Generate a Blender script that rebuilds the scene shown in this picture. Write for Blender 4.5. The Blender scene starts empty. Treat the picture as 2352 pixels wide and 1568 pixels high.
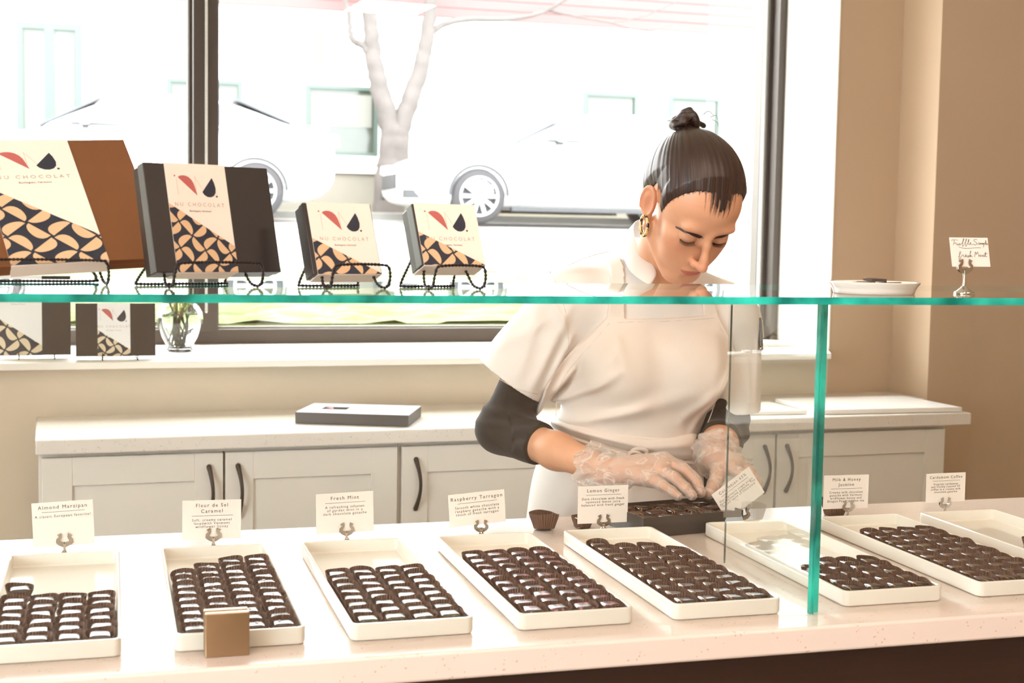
import bpy, bmesh, math, random
import numpy as np
from mathutils import Vector, Matrix

# ------------------------------------------------------------------ camera, world, lights, exposure
SC = bpy.context.scene
COL = SC.collection
W_, H_, F_ = 2352, 1568, 3183.2
YAW, PITCH, ROLL, CZ = math.radians(16.176), math.radians(4.341), math.radians(-0.977), 1.42


def cam_axes():
    f = np.array([math.sin(YAW) * math.cos(PITCH), math.cos(YAW) * math.cos(PITCH), -math.sin(PITCH)])
    r = np.array([math.cos(YAW), -math.sin(YAW), 0.0])
    d = np.cross(f, r)
    c, s = math.cos(ROLL), math.sin(ROLL)
    return np.array([c * r + s * d, -s * r + c * d, f])


CAMM = cam_axes()


def at(u, v, x=None, y=None, z=None):
    """point on a real plane (x=, y= or z= constant) that the photo shows at pixel u, v"""
    d = CAMM.T @ np.array([(u - W_ / 2) / F_, (v - H_ / 2) / F_, 1.0])
    t = x / d[0] if x is not None else y / d[1] if y is not None else (z - CZ) / d[2]
    return Vector((d[0] * t, d[1] * t, CZ + d[2] * t))


cam = bpy.data.cameras.new('camera')
camo = bpy.data.objects.new('camera', cam)
COL.objects.link(camo)
r_, d_, f_ = CAMM
camo.matrix_world = Matrix(((r_[0], -d_[0], -f_[0], 0), (r_[1], -d_[1], -f_[1], 0), (r_[2], -d_[2], -f_[2], CZ), (0, 0, 0, 1)))
cam.sensor_width = 36
cam.lens = F_ / W_ * 36
cam.clip_start = 0.05
cam.clip_end = 300
cam.dof.use_dof = True
cam.dof.focus_distance = 2.45
cam.dof.aperture_fstop = 8.0
SC.camera = camo

world = bpy.data.worlds.new('overcast_sky')
SC.world = world
world.use_nodes = True
wn = world.node_tree
wn.nodes.clear()
wo = wn.nodes.new('ShaderNodeOutputWorld')
bg = wn.nodes.new('ShaderNodeBackground')
tc = wn.nodes.new('ShaderNodeTexCoord')
sep = wn.nodes.new('ShaderNodeSeparateXYZ')
rmp = wn.nodes.new('ShaderNodeValToRGB')
rmp.color_ramp.elements[0].position = 0.0
rmp.color_ramp.elements[0].color = (0.90, 0.97, 1.0, 1)
rmp.color_ramp.elements[1].position = 1.0
rmp.color_ramp.elements[1].color = (1.0, 1.0, 1.0, 1)
wn.links.new(tc.outputs['Generated'], sep.inputs[0])
wn.links.new(sep.outputs['Z'], rmp.inputs[0])
wn.links.new(rmp.outputs[0], bg.inputs[0])
bg.inputs[1].default_value = 16.0
wn.links.new(bg.outputs[0], wo.inputs[0])

BROT = math.radians(2.5)          # the back wall and its cabinets stand 2.5 degrees off the display counter


def B(x, y, z=0.0):
    c, s = math.cos(BROT), math.sin(BROT)
    return Vector((c * x - s * y, s * x + c * y, z))


def area(name, loc, size, power, color, rot=(0, 0, 0), sy=None, portal=False, spread=180):
    l = bpy.data.lights.new(name, 'AREA')
    l.shape = 'RECTANGLE'
    l.size = size
    l.size_y = sy or size
    l.energy = power
    l.color = color
    l.spread = math.radians(spread)
    if portal:
        l.cycles.is_portal = True
    o = bpy.data.objects.new(name, l)
    o.location = loc
    o.rotation_euler = rot
    COL.objects.link(o)
    return o


# daylight enters through the shop window (portal: only guides the sky light, adds none)
# unseen second window added in the left wall as a neutral daylight fill
area('added_window_fill', (-2.99, -0.85, 1.75), 3.3, 1, (1, 1, 1), (math.radians(90), 0, math.radians(90)), 1.9, portal=True)
area('window_daylight', B(0.5, 4.62, 1.92), 4.2, 1, (1, 1, 1), (math.radians(-90), 0, BROT), 1.7, portal=True)
# warm ceiling lamps on the customers' side and over the counter
LAMPS = []
for i, (lx, ly) in enumerate([(-1.6, 0.2), (0.3, 0.2), (2.2, 0.2), (-1.0, -1.4), (1.6, -1.4)]):
    LAMPS.append(area('ceiling_lamp_light', (lx, ly, 2.93), 0.5, 10, (1.0, 0.80, 0.66)))
for i, (lx, ly, tx, ty) in enumerate([(-.3, .7, .1, 1.85), (.7, .6, .9, 1.9), (1.7, .8, 1.6, 2.1), (.9, 1.2, 1.05, 2.5)]):
    v = Vector((tx - lx, ty - ly, 1.1 - 2.9))
    l = bpy.data.lights.new('track_spot_light', 'SPOT')
    l.energy = 22
    l.color = (1.0, 0.70, 0.54)
    l.spot_size = math.radians(62)
    l.spot_blend = .8
    l.shadow_soft_size = .04
    o_ = bpy.data.objects.new('track_spot_light', l)
    o_.location = (lx, ly, 2.9)
    o_.rotation_euler = v.to_track_quat('-Z', 'Y').to_euler()
    COL.objects.link(o_)

SC.view_settings.view_transform = 'Standard'
SC.view_settings.look = 'None'
SC.view_settings.gamma = 1.0
SC.view_settings.use_curve_mapping = False
SC.view_settings.exposure = 0.14
SC.cycles.max_bounces = 8
SC.cycles.diffuse_bounces = 4
SC.cycles.glossy_bounces = 4
SC.cycles.transmission_bounces = 8
SC.cycles.transparent_max_bounces = 24
SC.cycles.caustics_reflective = False
SC.cycles.caustics_refractive = False
SC.cycles.sample_clamp_indirect = 6.0
SC.cycles.use_denoising = True

# ------------------------------------------------------------------ helpers
PI = math.pi


def lin(c):
    """'#rrggbb' -> linear rgb"""
    c = c.lstrip('#')
    o = []
    for i in (0, 2, 4):
        v = int(c[i:i + 2], 16) / 255
        o.append(v / 12.92 if v <= .04045 else ((v + .055) / 1.055) ** 2.4)
    return tuple(o)


def mat(name, col, rough=0.5, metal=0.0, coat=0.0, spec=0.5, var=0.06, vscale=8.0, bump=0.0, bscale=60.0,
        sheen=0.0, sss=0.0, coords='Object'):
    """procedural principled material: base colour slightly varied by noise, optional fine bump"""
    m = bpy.data.materials.new(name)
    m.use_nodes = True
    nt = m.node_tree
    b = nt.nodes['Principled BSDF']
    col = lin(col) if isinstance(col, str) else col
    b.inputs['Roughness'].default_value = rough
    b.inputs['Metallic'].default_value = metal
    b.inputs['Specular IOR Level'].default_value = spec
    b.inputs['Coat Weight'].default_value = coat
    b.inputs['Coat Roughness'].default_value = 0.08
    if sheen:
        b.inputs['Sheen Weight'].default_value = sheen
    if sss:
        b.inputs['Subsurface Weight'].default_value = sss
        b.inputs['Subsurface Radius'].default_value = (0.010, 0.004, 0.002)
        b.inputs['Subsurface Scale'].default_value = 1.0
    tcn = nt.nodes.new('ShaderNodeTexCoord')
    nz = nt.nodes.new('ShaderNodeTexNoise')
    nz.inputs['Scale'].default_value = vscale
    nz.inputs['Detail'].default_value = 3
    nt.links.new(tcn.outputs[coords], nz.inputs['Vector'])
    mr = nt.nodes.new('ShaderNodeMapRange')
    mr.inputs['To Min'].default_value = 1 - var
    mr.inputs['To Max'].default_value = 1 + var
    nt.links.new(nz.outputs['Fac'], mr.inputs['Value'])
    mx = nt.nodes.new('ShaderNodeVectorMath')
    mx.operation = 'SCALE'
    mx.inputs[0].default_value = col
    nt.links.new(mr.outputs[0], mx.inputs['Scale'])
    nt.links.new(mx.outputs[0], b.inputs['Base Color'])
    if bump:
        n2 = nt.nodes.new('ShaderNodeTexNoise')
        n2.inputs['Scale'].default_value = bscale
        n2.inputs['Detail'].default_value = 4
        nt.links.new(tcn.outputs[coords], n2.inputs['Vector'])
        bp = nt.nodes.new('ShaderNodeBump')
        bp.inputs['Strength'].default_value = bump
        bp.inputs['Distance'].default_value = 0.002
        nt.links.new(n2.outputs['Fac'], bp.inputs['Height'])
        nt.links.new(bp.outputs[0], b.inputs['Normal'])
    m['mul'] = 1
    return m


def speckle(m, col, scale=180.0, thr=0.70, base=None):
    """scatter small flecks of another colour (quartz chips) over a material made by mat()"""
    nt = m.node_tree
    b = nt.nodes['Principled BSDF']
    src = b.inputs['Base Color'].links[0].from_socket
    tcn = nt.nodes.new('ShaderNodeTexCoord')
    v = nt.nodes.new('ShaderNodeTexVoronoi')
    v.inputs['Scale'].default_value = scale
    n = nt.nodes.new('ShaderNodeTexNoise')
    n.inputs['Scale'].default_value = scale * .35
    nt.links.new(tcn.outputs['Object'], v.inputs['Vector'])
    nt.links.new(tcn.outputs['Object'], n.inputs['Vector'])
    a = nt.nodes.new('ShaderNodeMath'); a.operation = 'LESS_THAN'; a.inputs[1].default_value = 0.28
    c = nt.nodes.new('ShaderNodeMath'); c.operation = 'GREATER_THAN'; c.inputs[1].default_value = thr
    d = nt.nodes.new('ShaderNodeMath'); d.operation = 'MULTIPLY'
    nt.links.new(v.outputs['Distance'], a.inputs[0])
    nt.links.new(n.outputs['Fac'], c.inputs[0])
    nt.links.new(a.outputs[0], d.inputs[0]); nt.links.new(c.outputs[0], d.inputs[1])
    mx = nt.nodes.new('ShaderNodeMix'); mx.data_type = 'RGBA'
    nt.links.new(d.outputs[0], mx.inputs['Factor'])
    nt.links.new(src, mx.inputs['A'])
    mx.inputs['B'].default_value = (*lin(col), 1)
    nt.links.new(mx.outputs['Result'], b.inputs['Base Color'])
    return m


def glass_sheet(name, tint=(0.97, 1.0, 0.985), haze=0.0, ior=1.5):
    """clear pane: Fresnel reflection on the face the light meets first, see-through otherwise"""
    m = bpy.data.materials.new(name)
    m.use_nodes = True
    nt = m.node_tree
    nt.nodes.clear()
    out = nt.nodes.new('ShaderNodeOutputMaterial')
    tr = nt.nodes.new('ShaderNodeBsdfTransparent'); tr.inputs[0].default_value = (*tint, 1)
    gl = nt.nodes.new('ShaderNodeBsdfGlossy'); gl.inputs['Roughness'].default_value = 0.0
    gl.inputs['Color'].default_value = (1, 1, 1, 1)
    fr = nt.nodes.new('ShaderNodeFresnel'); fr.inputs['IOR'].default_value = ior
    # two surfaces of a pane: 2R/(1+R)
    m1 = nt.nodes.new('ShaderNodeMath'); m1.operation = 'MULTIPLY'; m1.inputs[1].default_value = 2
    m2 = nt.nodes.new('ShaderNodeMath'); m2.operation = 'ADD'; m2.inputs[1].default_value = 1
    m3 = nt.nodes.new('ShaderNodeMath'); m3.operation = 'DIVIDE'
    nt.links.new(fr.outputs[0], m1.inputs[0]); nt.links.new(fr.outputs[0], m2.inputs[0])
    nt.links.new(m1.outputs[0], m3.inputs[0]); nt.links.new(m2.outputs[0], m3.inputs[1])
    ge = nt.nodes.new('ShaderNodeNewGeometry')
    inv = nt.nodes.new('ShaderNodeMath'); inv.operation = 'SUBTRACT'; inv.inputs[0].default_value = 1
    nt.links.new(ge.outputs['Backfacing'], inv.inputs[1])
    m4 = nt.nodes.new('ShaderNodeMath'); m4.operation = 'MULTIPLY'
    nt.links.new(m3.outputs[0], m4.inputs[0]); nt.links.new(inv.outputs[0], m4.inputs[1])
    mx = nt.nodes.new('ShaderNodeMixShader')
    nt.links.new(m4.outputs[0], mx.inputs[0]); nt.links.new(tr.outputs[0], mx.inputs[1]); nt.links.new(gl.outputs[0], mx.inputs[2])
    nt.links.new(mx.outputs[0], out.inputs[0])
    return m


class MB:
    """collects geometry for ONE mesh object"""

    def __init__(self):
        self.v, self.f, self.mi = [], [], []
        self.cur = 0

    def add(self, verts, faces, M=None):
        o = len(self.v)
        for p in verts:
            p = Vector(p)
            self.v.append(M @ p if M is not None else p)
        for f in faces:
            self.f.append([i + o for i in f])
            self.mi.append(self.cur)
        return self

    def box(self, x0, x1, y0, y1, z0, z1, M=None):
        vs = [(x0, y0, z0), (x1, y0, z0), (x1, y1, z0), (x0, y1, z0), (x0, y0, z1), (x1, y0, z1), (x1, y1, z1), (x0, y1, z1)]
        fs = [(0, 3, 2, 1), (4, 5, 6, 7), (0, 1, 5, 4), (1, 2, 6, 5), (2, 3, 7, 6), (3, 0, 4, 7)]
        return self.add(vs, fs, M)

    def prism(self, poly, z0, z1, M=None):
        """poly: ccw (x, y) outline extruded in z"""
        n = len(poly)
        vs = [(x, y, z0) for x, y in poly] + [(x, y, z1) for x, y in poly]
        fs = [list(range(n))[::-1], list(range(n, 2 * n))] + [(i, (i + 1) % n, n + (i + 1) % n, n + i) for i in range(n)]
        return self.add(vs, fs, M)

    def rings(self, rings, close=True, cap0=True, cap1=True, M=None):
        n = len(rings[0])
        vs = [p for r in rings for p in r]
        fs = []
        for a in range(len(rings) - 1):
            for i in range(n if close else n - 1):
                j = (i + 1) % n
                fs.append((a * n + i, a * n + j, (a + 1) * n + j, (a + 1) * n + i))
        if cap0:
            fs.append(list(range(n))[::-1])
        if cap1:
            fs.append([(len(rings) - 1) * n + i for i in range(n)])
        return self.add(vs, fs, M)

    def lathe(self, prof, seg=32, M=None, cap0=True, cap1=True, sx=1.0, sy=1.0):
        """prof: (radius, z) from bottom to top"""
        rg = [[(r * math.cos(2 * PI * i / seg) * sx, r * math.sin(2 * PI * i / seg) * sy, z) for i in range(seg)] for r, z in prof]
        return self.rings(rg, True, cap0, cap1, M)

    def tube(self, pts, r, seg=8, M=None, closed=False, rf=None):
        """tube along points; rf(i, t) scales the radius"""
        pts = [Vector(p) for p in pts]
        n = len(pts)
        rg = []
        up = None
        for i, p in enumerate(pts):
            if closed:
                t = (pts[(i + 1) % n] - pts[i - 1])
            else:
                t = pts[min(i + 1, n - 1)] - pts[max(i - 1, 0)]
            if t.length < 1e-9:
                t = Vector((0, 0, 1))
            t.normalize()
            if up is None:
                up = Vector((0, 0, 1)) if abs(t.z) < .9 else Vector((1, 0, 0))
            a = t.cross(up)
            if a.length < 1e-6:
                a = t.cross(Vector((0, 1, 0)))
            a.normalize()
            b = a.cross(t).normalized()
            up = b
            rr = r[i] if isinstance(r, (list, tuple)) else r
            if rf:
                rr *= rf(i, i / max(1, n - 1))
            rg.append([p + (a * math.cos(2 * PI * k / seg) + b * math.sin(2 * PI * k / seg)) * rr for k in range(seg)])
        if closed:
            rg.append(rg[0])
        return self.rings(rg, True, not closed, not closed, M)

    def ball(self, c, r, seg=16, rg=8, M=None, s=(1, 1, 1)):
        prof = []
        for i in range(rg + 1):
            a = -PI / 2 + PI * i / rg
            prof.append((max(1e-5, r * math.cos(a)), r * math.sin(a)))
        T = Matrix.Translation(c) @ Matrix.Diagonal((*s, 1))
        return self.lathe(prof, seg, (M @ T) if M is not None else T)

    def build(self, name, mats, parent=None, smooth=None, bevel=None, bseg=2, loc=None, rot=None, wm=None, sub=0):
        me = bpy.data.meshes.new(name)
        me.from_pydata([tuple(p) for p in self.v], [], self.f)
        if not isinstance(mats, (list, tuple)):
            mats = [mats]
        for m in mats:
            me.materials.append(m)
        if any(self.mi):
            me.polygons.foreach_set('material_index', self.mi)
        me.validate()
        o = bpy.data.objects.new(name, me)
        COL.objects.link(o)
        if loc is not None:
            o.location = loc
        if rot is not None:
            o.rotation_euler = rot
        if wm is not None:
            o.matrix_world = wm
        if parent is not None:
            o.parent = parent
        if smooth is not None:
            me.polygons.foreach_set('use_smooth', [True] * len(me.polygons))
            me.set_sharp_from_angle(angle=math.radians(smooth))
        if bevel:
            b = o.modifiers.new('bevel', 'BEVEL')
            b.width = bevel
            b.segments = bseg
            b.limit_method = 'ANGLE'
            b.angle_limit = math.radians(40)
            b.harden_normals = False
            if smooth is None:
                me.polygons.foreach_set('use_smooth', [True] * len(me.polygons))
                me.set_sharp_from_angle(angle=math.radians(50))
        if sub:
            s = o.modifiers.new('sub', 'SUBSURF')
            s.levels = s.render_levels = sub
        return o


def tag(o, label=None, cat=None, group=None, kind=None):
    if label:
        o['label'] = label
    if cat:
        o['category'] = cat
    if group:
        o['group'] = group
    if kind:
        o['kind'] = kind
    return o


def empty(name, loc=(0, 0, 0), rz=0.0, label=None, cat=None, group=None, wm=None):
    o = bpy.data.objects.new(name, None)
    o.empty_display_size = 0.05
    COL.objects.link(o)
    if wm is not None:
        o.matrix_world = wm
    else:
        o.location = loc
        o.rotation_euler = (0, 0, rz)
    return tag(o, label, cat, group)


def kids(o):
    return [c for c in COL.objects if c.parent == o]


def copy_tree(o, parent=None, children=None):
    c = o.copy()
    COL.objects.link(c)
    if parent is not None:
        c.parent = parent
    for ch in (children[o] if children is not None and o in children else [k for k in list(COL.objects) if k.parent == o and k is not c]):
        d = ch.copy()
        COL.objects.link(d)
        d.parent = c
        for g in [k for k in list(COL.objects) if k.parent == ch]:
            e = g.copy()
            COL.objects.link(e)
            e.parent = d
    return c


def rrect(w, l, r, n=5, cx=0.0, cy=0.0):
    """rounded rectangle outline, ccw, centred on cx, cy"""
    o = []
    for (sx, sy, a0) in ((1, -1, -90), (1, 1, 0), (-1, 1, 90), (-1, -1, 180)):
        for i in range(n + 1):
            a = math.radians(a0 + 90 * i / n)
            o.append((cx + sx * (w / 2 - r) + r * math.cos(a), cy + sy * (l / 2 - r) + r * math.sin(a)))
    return o


def text_mesh(body, size, space=1.12, align='CENTER', shear=0.0, offset=0.0, ext=0.00012, line=1.0):
    """mesh data of lettering in the xy plane"""
    cu = bpy.data.curves.new('lettering', 'FONT')
    cu.body = body
    cu.size = size
    cu.align_x = align
    cu.space_character = space
    cu.space_line = line
    cu.shear = shear
    cu.offset = offset
    cu.extrude = ext
    cu.resolution_u = 3
    t = bpy.data.objects.new('lettering', cu)
    COL.objects.link(t)
    dg = bpy.context.evaluated_depsgraph_get()
    me = bpy.data.meshes.new_from_object(t.evaluated_get(dg))
    COL.objects.unlink(t)
    bpy.data.objects.remove(t)
    return me


def text_obj(name, body, size, m, parent, M, **k):
    me = text_mesh(body, size, **k)
    me.transform(M)
    me.materials.clear()
    me.materials.append(m)
    me.name = name
    o = bpy.data.objects.new(name, me)
    COL.objects.link(o)
    o.parent = parent
    return o


def spline(pts, n=8, closed=False):
    """Catmull-Rom through points"""
    P = [Vector(p) for p in pts]
    o = []
    N = len(P)
    rng = range(N) if closed else range(N - 1)
    for i in rng:
        if closed:
            a, b, c, d = P[i - 1], P[i], P[(i + 1) % N], P[(i + 2) % N]
        else:
            a, b, c, d = P[max(i - 1, 0)], P[i], P[i + 1], P[min(i + 2, N - 1)]
        for k in range(n):
            t = k / n
            o.append(.5 * ((2 * b) + (c - a) * t + (2 * a - 5 * b + 4 * c - d) * t * t + (3 * b - a - 3 * c + d) * t ** 3))
    if not closed:
        o.append(P[-1])
    return o


def clip_poly(poly, a, b, c):
    """keep the part of a 2D polygon where a*x + b*y + c >= 0"""
    out = []
    for i in range(len(poly)):
        p, q = poly[i], poly[(i + 1) % len(poly)]
        dp, dq = a * p[0] + b * p[1] + c, a * q[0] + b * q[1] + c
        if dp >= 0:
            out.append(p)
        if dp * dq < 0:
            t = dp / (dp - dq)
            out.append((p[0] + (q[0] - p[0]) * t, p[1] + (q[1] - p[1]) * t))
    return out


def adopt(child, parent):
    """parent a mesh built in world coordinates to a top-level thing standing somewhere else"""
    child.parent = parent
    child.matrix_parent_inverse = parent.matrix_basis.inverted()
    return child


BM = Matrix.Rotation(BROT, 4, 'Z')
# ------------------------------------------------------------------ the room
M_wall = mat('tan_wall_paint', '#c3a98e', rough=.75, var=.02, vscale=2, bump=.05, bscale=300)
M_white = mat('white_trim_paint', '#eeeae2', rough=.45, var=.02)
M_ceil = mat('white_ceiling_paint', '#efeae2', rough=.8, var=.02)
M_floor = mat('grey_brown_floor_tile', '#a59686', rough=.5, var=.08, vscale=3)
M_bronze = mat('dark_bronze_aluminium', '#4a413c', rough=.45, metal=.3, var=.04)
M_seal = mat('pale_window_gasket', '#c9cac4', rough=.5)
M_winglass = glass_sheet('window_glass', (1, 1, 1))


def struct(name, mb, m, wm=BM, **k):
    o = mb.build(name, m, wm=wm, **k)
    o['kind'] = 'structure'
    return o


struct('floor', MB().box(-3.2, 4.6, -3.2, 5.0, -.1, 0.0), M_floor, wm=Matrix())
struct('ceiling', MB().box(-3.2, 4.6, -3.2, 5.0, 3.0, 3.1), M_ceil, wm=Matrix())
struct('wall_left', MB().box(-3.2, -3.0, -3.0, -2.5, 0, 3.0).box(-3.2, -3.0, .8, 4.2, 0, 3.0).box(-3.2, -3.0, -2.5, .8, 0, .8).box(-3.2, -3.0, -2.5, .8, 2.7, 3.0), M_wall, wm=Matrix())
w2 = struct('added_fill_window', MB().box(-3.14, -3.06, -2.5, .8, .8, .86).box(-3.14, -3.06, -2.5, .8, 2.64, 2.7).box(-3.14, -3.06, -2.5, -2.44, .86, 2.64).box(-3.14, -3.06, .74, .8, .86, 2.64).box(-3.14, -3.06, -.88, -.82, .86, 2.64), M_bronze, wm=Matrix())  # added out of view so that daylight fills the cabinet fronts
for y0_, y1_ in ((-2.44, -.88), (-.82, .74)):
    MB().box(-3.103, -3.097, y0_, y1_, .86, 2.64).build('window_pane', M_winglass).parent = w2
struct('wall_front', MB().box(-3.0, 4.4, -3.2, -3.0, 0, 3.0), M_wall, wm=Matrix())
struct('wall_side', MB().box(4.4, 4.6, -3.0, 4.2, 0, 3.0), M_wall, wm=Matrix())
# wall below the sill, its face slightly splayed towards the right
struct('wall_back', MB().prism([(-3.0, 4.02), (2.56, 4.165), (2.56, 4.72), (-3.0, 4.72)], 0, 1.03), mat('daylit_tan_wall_paint', '#ddcfba', rough=.75, var=.02, vscale=2, bump=.05, bscale=300))  # same tan paint as the other walls, daylight bounce put into its colour
struct('trim_2', MB().prism([(2.556, 4.162), (2.5605, 4.160), (2.6045, 4.59), (2.600, 4.59)], 1.0505, 2.78), M_white)
struct('wall_left_pier', MB().prism([(-3.0, 4.02), (-1.7, 4.05), (-1.7, 4.72), (-3.0, 4.72)], 1.05, 3.0), M_wall)
struct('wall_header', MB().box(-1.7, 2.56, 4.17, 4.72, 2.78, 3.0), M_wall)
# pier at the right: window reveal, recessed face, corner strip, right wall
struct('wall_right', MB().prism([(2.56, 4.165), (2.813, 4.165), (2.818, 3.955), (4.6, 3.955), (4.6, 4.76), (2.605, 4.76), (2.605, 4.6)], 0, 3.0), M_wall)
struct('trim_1', MB().prism([(-1.7, 4.015), (2.480, 4.015), (2.554, 4.158), (2.60, 4.62), (2.60, 4.70), (-1.7, 4.70)], 1.0302, 1.05), M_white, bevel=.002)

win = MB()
win.box(-1.7, 2.60, 4.62, 4.70, 1.05, 1.098)                  # bottom rail
win.box(-1.7, 2.60, 4.62, 4.70, 2.70, 2.78)                   # head
win.box(2.572, 2.604, 4.59, 4.74, 1.05, 2.78)                 # right jamb, outer
win.box(2.556, 2.574, 4.64, 4.74, 1.09, 2.74)
win.box(-1.7, -1.62, 4.60, 4.72, 1.05, 2.78)
wo_ = struct('window_1', win, M_bronze, bevel=.0015)
mul = MB().box(.459, .537, 4.60, 4.72, 1.09, 2.72)
mul.box(.449, .545, 4.645, 4.675, 1.098, 2.70)
mo = mul.build('window_mullion', M_bronze, bevel=.0015)
mo.parent = wo_
gs = MB().box(2.548, 2.558, 4.650, 4.664, 1.10, 2.72)
gs.box(.4445, .4495, 4.652, 4.668, 1.10, 2.70).box(.545, 2.55, 4.650, 4.664, 1.098, 1.106).box(-1.62, .449, 4.650, 4.664, 1.098, 1.106)
gs.build('window_gasket', M_seal).parent = wo_
for x0, x1 in ((-1.62, .449), (.545, 2.556)):
    g = MB().box(x0, x1, 4.656, 4.662, 1.098, 2.72).build('window_pane', M_winglass)
    g.parent = wo_

# bead chain of the roller blind
M_bead = mat('white_plastic_bead', '#eceae4', rough=.35)
ch = MB()
zb = 1.16
while zb < 2.76:
    for dx in (-.0022, .0022):
        ch.ball((.498 + dx, 4.585, zb), .0026, 6, 4)
    zb += .0056
ch.tube([(.4958, 4.585, 1.16), (.4958, 4.585, 2.765)], .0007, 5)
ch.tube([(.5002, 4.585, 1.16), (.5002, 4.585, 2.765)], .0007, 5)
for i in range(9):
    a = PI + PI * i / 8
    ch.ball((.498 + .0022 * math.cos(a), 4.585, 1.16 + .004 * math.sin(a)), .0026, 6, 4)
ch.box(.487, .509, 4.575, 4.60, 2.755, 2.78)
tag(ch.build('blind_chain', M_bead, wm=BM, smooth=60), 'white beaded blind chain hanging down the dark window mullion', 'blind chain')

# ceiling lamps whose light the scene uses
M_lampface = bpy.data.materials.new('lit_lamp_face')
M_lampface.use_nodes = True
_b = M_lampface.node_tree.nodes['Principled BSDF']
_b.inputs['Emission Color'].default_value = (1, .72, .48, 1)
_b.inputs['Emission Strength'].default_value = 12

# ------------------------------------------------------------------ back counter and its cabinets
M_quartz = speckle(mat('white_speckled_quartz', '#ece7e0', rough=.22, var=.02, vscale=12, coat=.3), '#c2b5aa', 260, .60)
M_cab = mat('off_white_cabinet_paint', '#eae7df', rough=.4, var=.015)
M_dark = mat('dark_gap', '#2b2622', rough=.8)
M_handle = mat('dark_bronze_handle', '#2a2523', rough=.38, metal=.6)
wt = MB().prism([(-.025, 3.575), (2.712, 3.575), (2.712, 3.93), (2.81, 3.95), (2.81, 4.155), (-.025, 4.018)], .862, .9)
wt = MB().prism([(-.025, 3.575), (2.712, 3.575), (2.712, 3.953), (2.808, 3.953), (2.808, 4.16), (2.55, 4.16), (-.025, 4.03)], .862, .9)
tag(wt.build('worktop', M_quartz, wm=BM, bevel=.004), 'long white speckled quartz worktop on the low cabinets below the window', 'worktop')


def handle(parent, x, z0, z1, y):
    pts = []
    for i in range(17):
        t = i / 16
        z = z0 + (z1 - z0) * t
        dx = .010 * math.sin(PI * (1 - t) * .9 + .15) * (1)
        dy = -.020 * math.sin(PI * min(1, max(0, t)))
        pts.append((x + dx - .004, y - .004 + dy, z))
    r = [.0046 + .0022 * abs(2 * i / 16 - 1) ** 2 for i in range(17)]
    m = MB().tube(pts, r, 10)
    m.ball(pts[0], .0066, 10, 6).ball(pts[-1], .0066, 10, 6)
    return m.build('handle', M_handle, parent, smooth=60)


def shaker_door(parent, x0, x1, z0, z1, y, hx):
    """frame-and-panel door; y is the front face"""
    fr, th = .072, .019
    m = MB()
    m.box(x0, x0 + fr, y, y + th, z0, z1).box(x1 - fr, x1, y, y + th, z0, z1)
    m.box(x0 + fr, x1 - fr, y + .0004, y + th, z1 - fr, z1).box(x0 + fr, x1 - fr, y + .0004, y + th, z0, z0 + fr)
    m.box(x0 + fr - .002, x1 - fr + .002, y + .008, y + .016, z0 + fr - .002, z1 - fr + .002)
    d = m.build('door', M_cab, parent, bevel=.0012)
    handle(d, hx, z1 - .17, z1 - .035, y - .001)
    return d


DZ0, DZ1, DY = .09, .850, 3.60
for i, (x0, x1, doors, lab) in enumerate([
    (-.018, .902, [(-.010, .434, .400), (.440, .897, .474)], 'white two-door shaker cabinet at the left end of the low run'),
    (.9028, 1.4542, [(.910, 1.450, .95)], 'white single-door shaker cabinet left of the person, beside the two-door unit'),
    (1.4558, 2.650, [(1.462, 2.044, 2.010), (2.052, 2.636, 2.084)], 'white two-door shaker cabinet at the right end, behind the glass divider')]):
    e = empty('cabinet', B((x0 + x1) / 2, 3.80), BROT, lab, 'cabinet', 'low white cabinets under the window')
    cx = (x0 + x1) / 2
    body = MB().box(x0 - cx, x1 - cx, 3.622 - 3.80, 4.0 - 3.80, .09, .860)
    body.box(x0 - cx + .03, x1 - cx - .03, 3.68 - 3.80, 3.98 - 3.80, 0, .09)
    body.build('carcass', M_cab, e, bevel=.001)
    if len(doors) == 2:
        gx = (doors[0][1] + doors[1][0]) / 2 - cx
        MB().box(gx - .0022, gx + .0022, 3.6205 - 3.8, 3.6215 - 3.8, .09, .85).build('door_gap_shade', M_dark, e)  # dark strip set in for the shade between the doors
    for d in doors:
        shaker_door(e, d[0] - cx, d[1] - cx, DZ0, DZ1, DY - 3.80, d[2] - cx)

# white boards lying on the worktop's right half
M_board = mat('white_marble_board', '#eeeae6', rough=.25, var=.03, vscale=6)
q0 = MB().prism([(2.22, 3.625), (2.695, 3.60), (2.70, 3.915), (2.225, 3.93)], .9005, .915)
tag(q0.build('marble_board', M_board, wm=BM, bevel=.002), 'large thin white board lying on the right end of the worktop', 'board')
q1 = MB().prism([(1.95, 3.66), (2.175, 3.645), (2.18, 3.88), (1.955, 3.90)], .9005, .911)
tag(q1.build('marble_board', M_board, wm=BM, bevel=.002), 'smaller thin white board on the worktop, left of the large board', 'board')
# folded white sheet on the sill
q2 = MB().box(2.30, 2.50, 4.28, 4.45, 1.0505, 1.062)
tag(q2.build('paper_stack', M_board, wm=BM, bevel=.001), 'thin white stack of paper on the window sill at the right jamb', 'paper')

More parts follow.
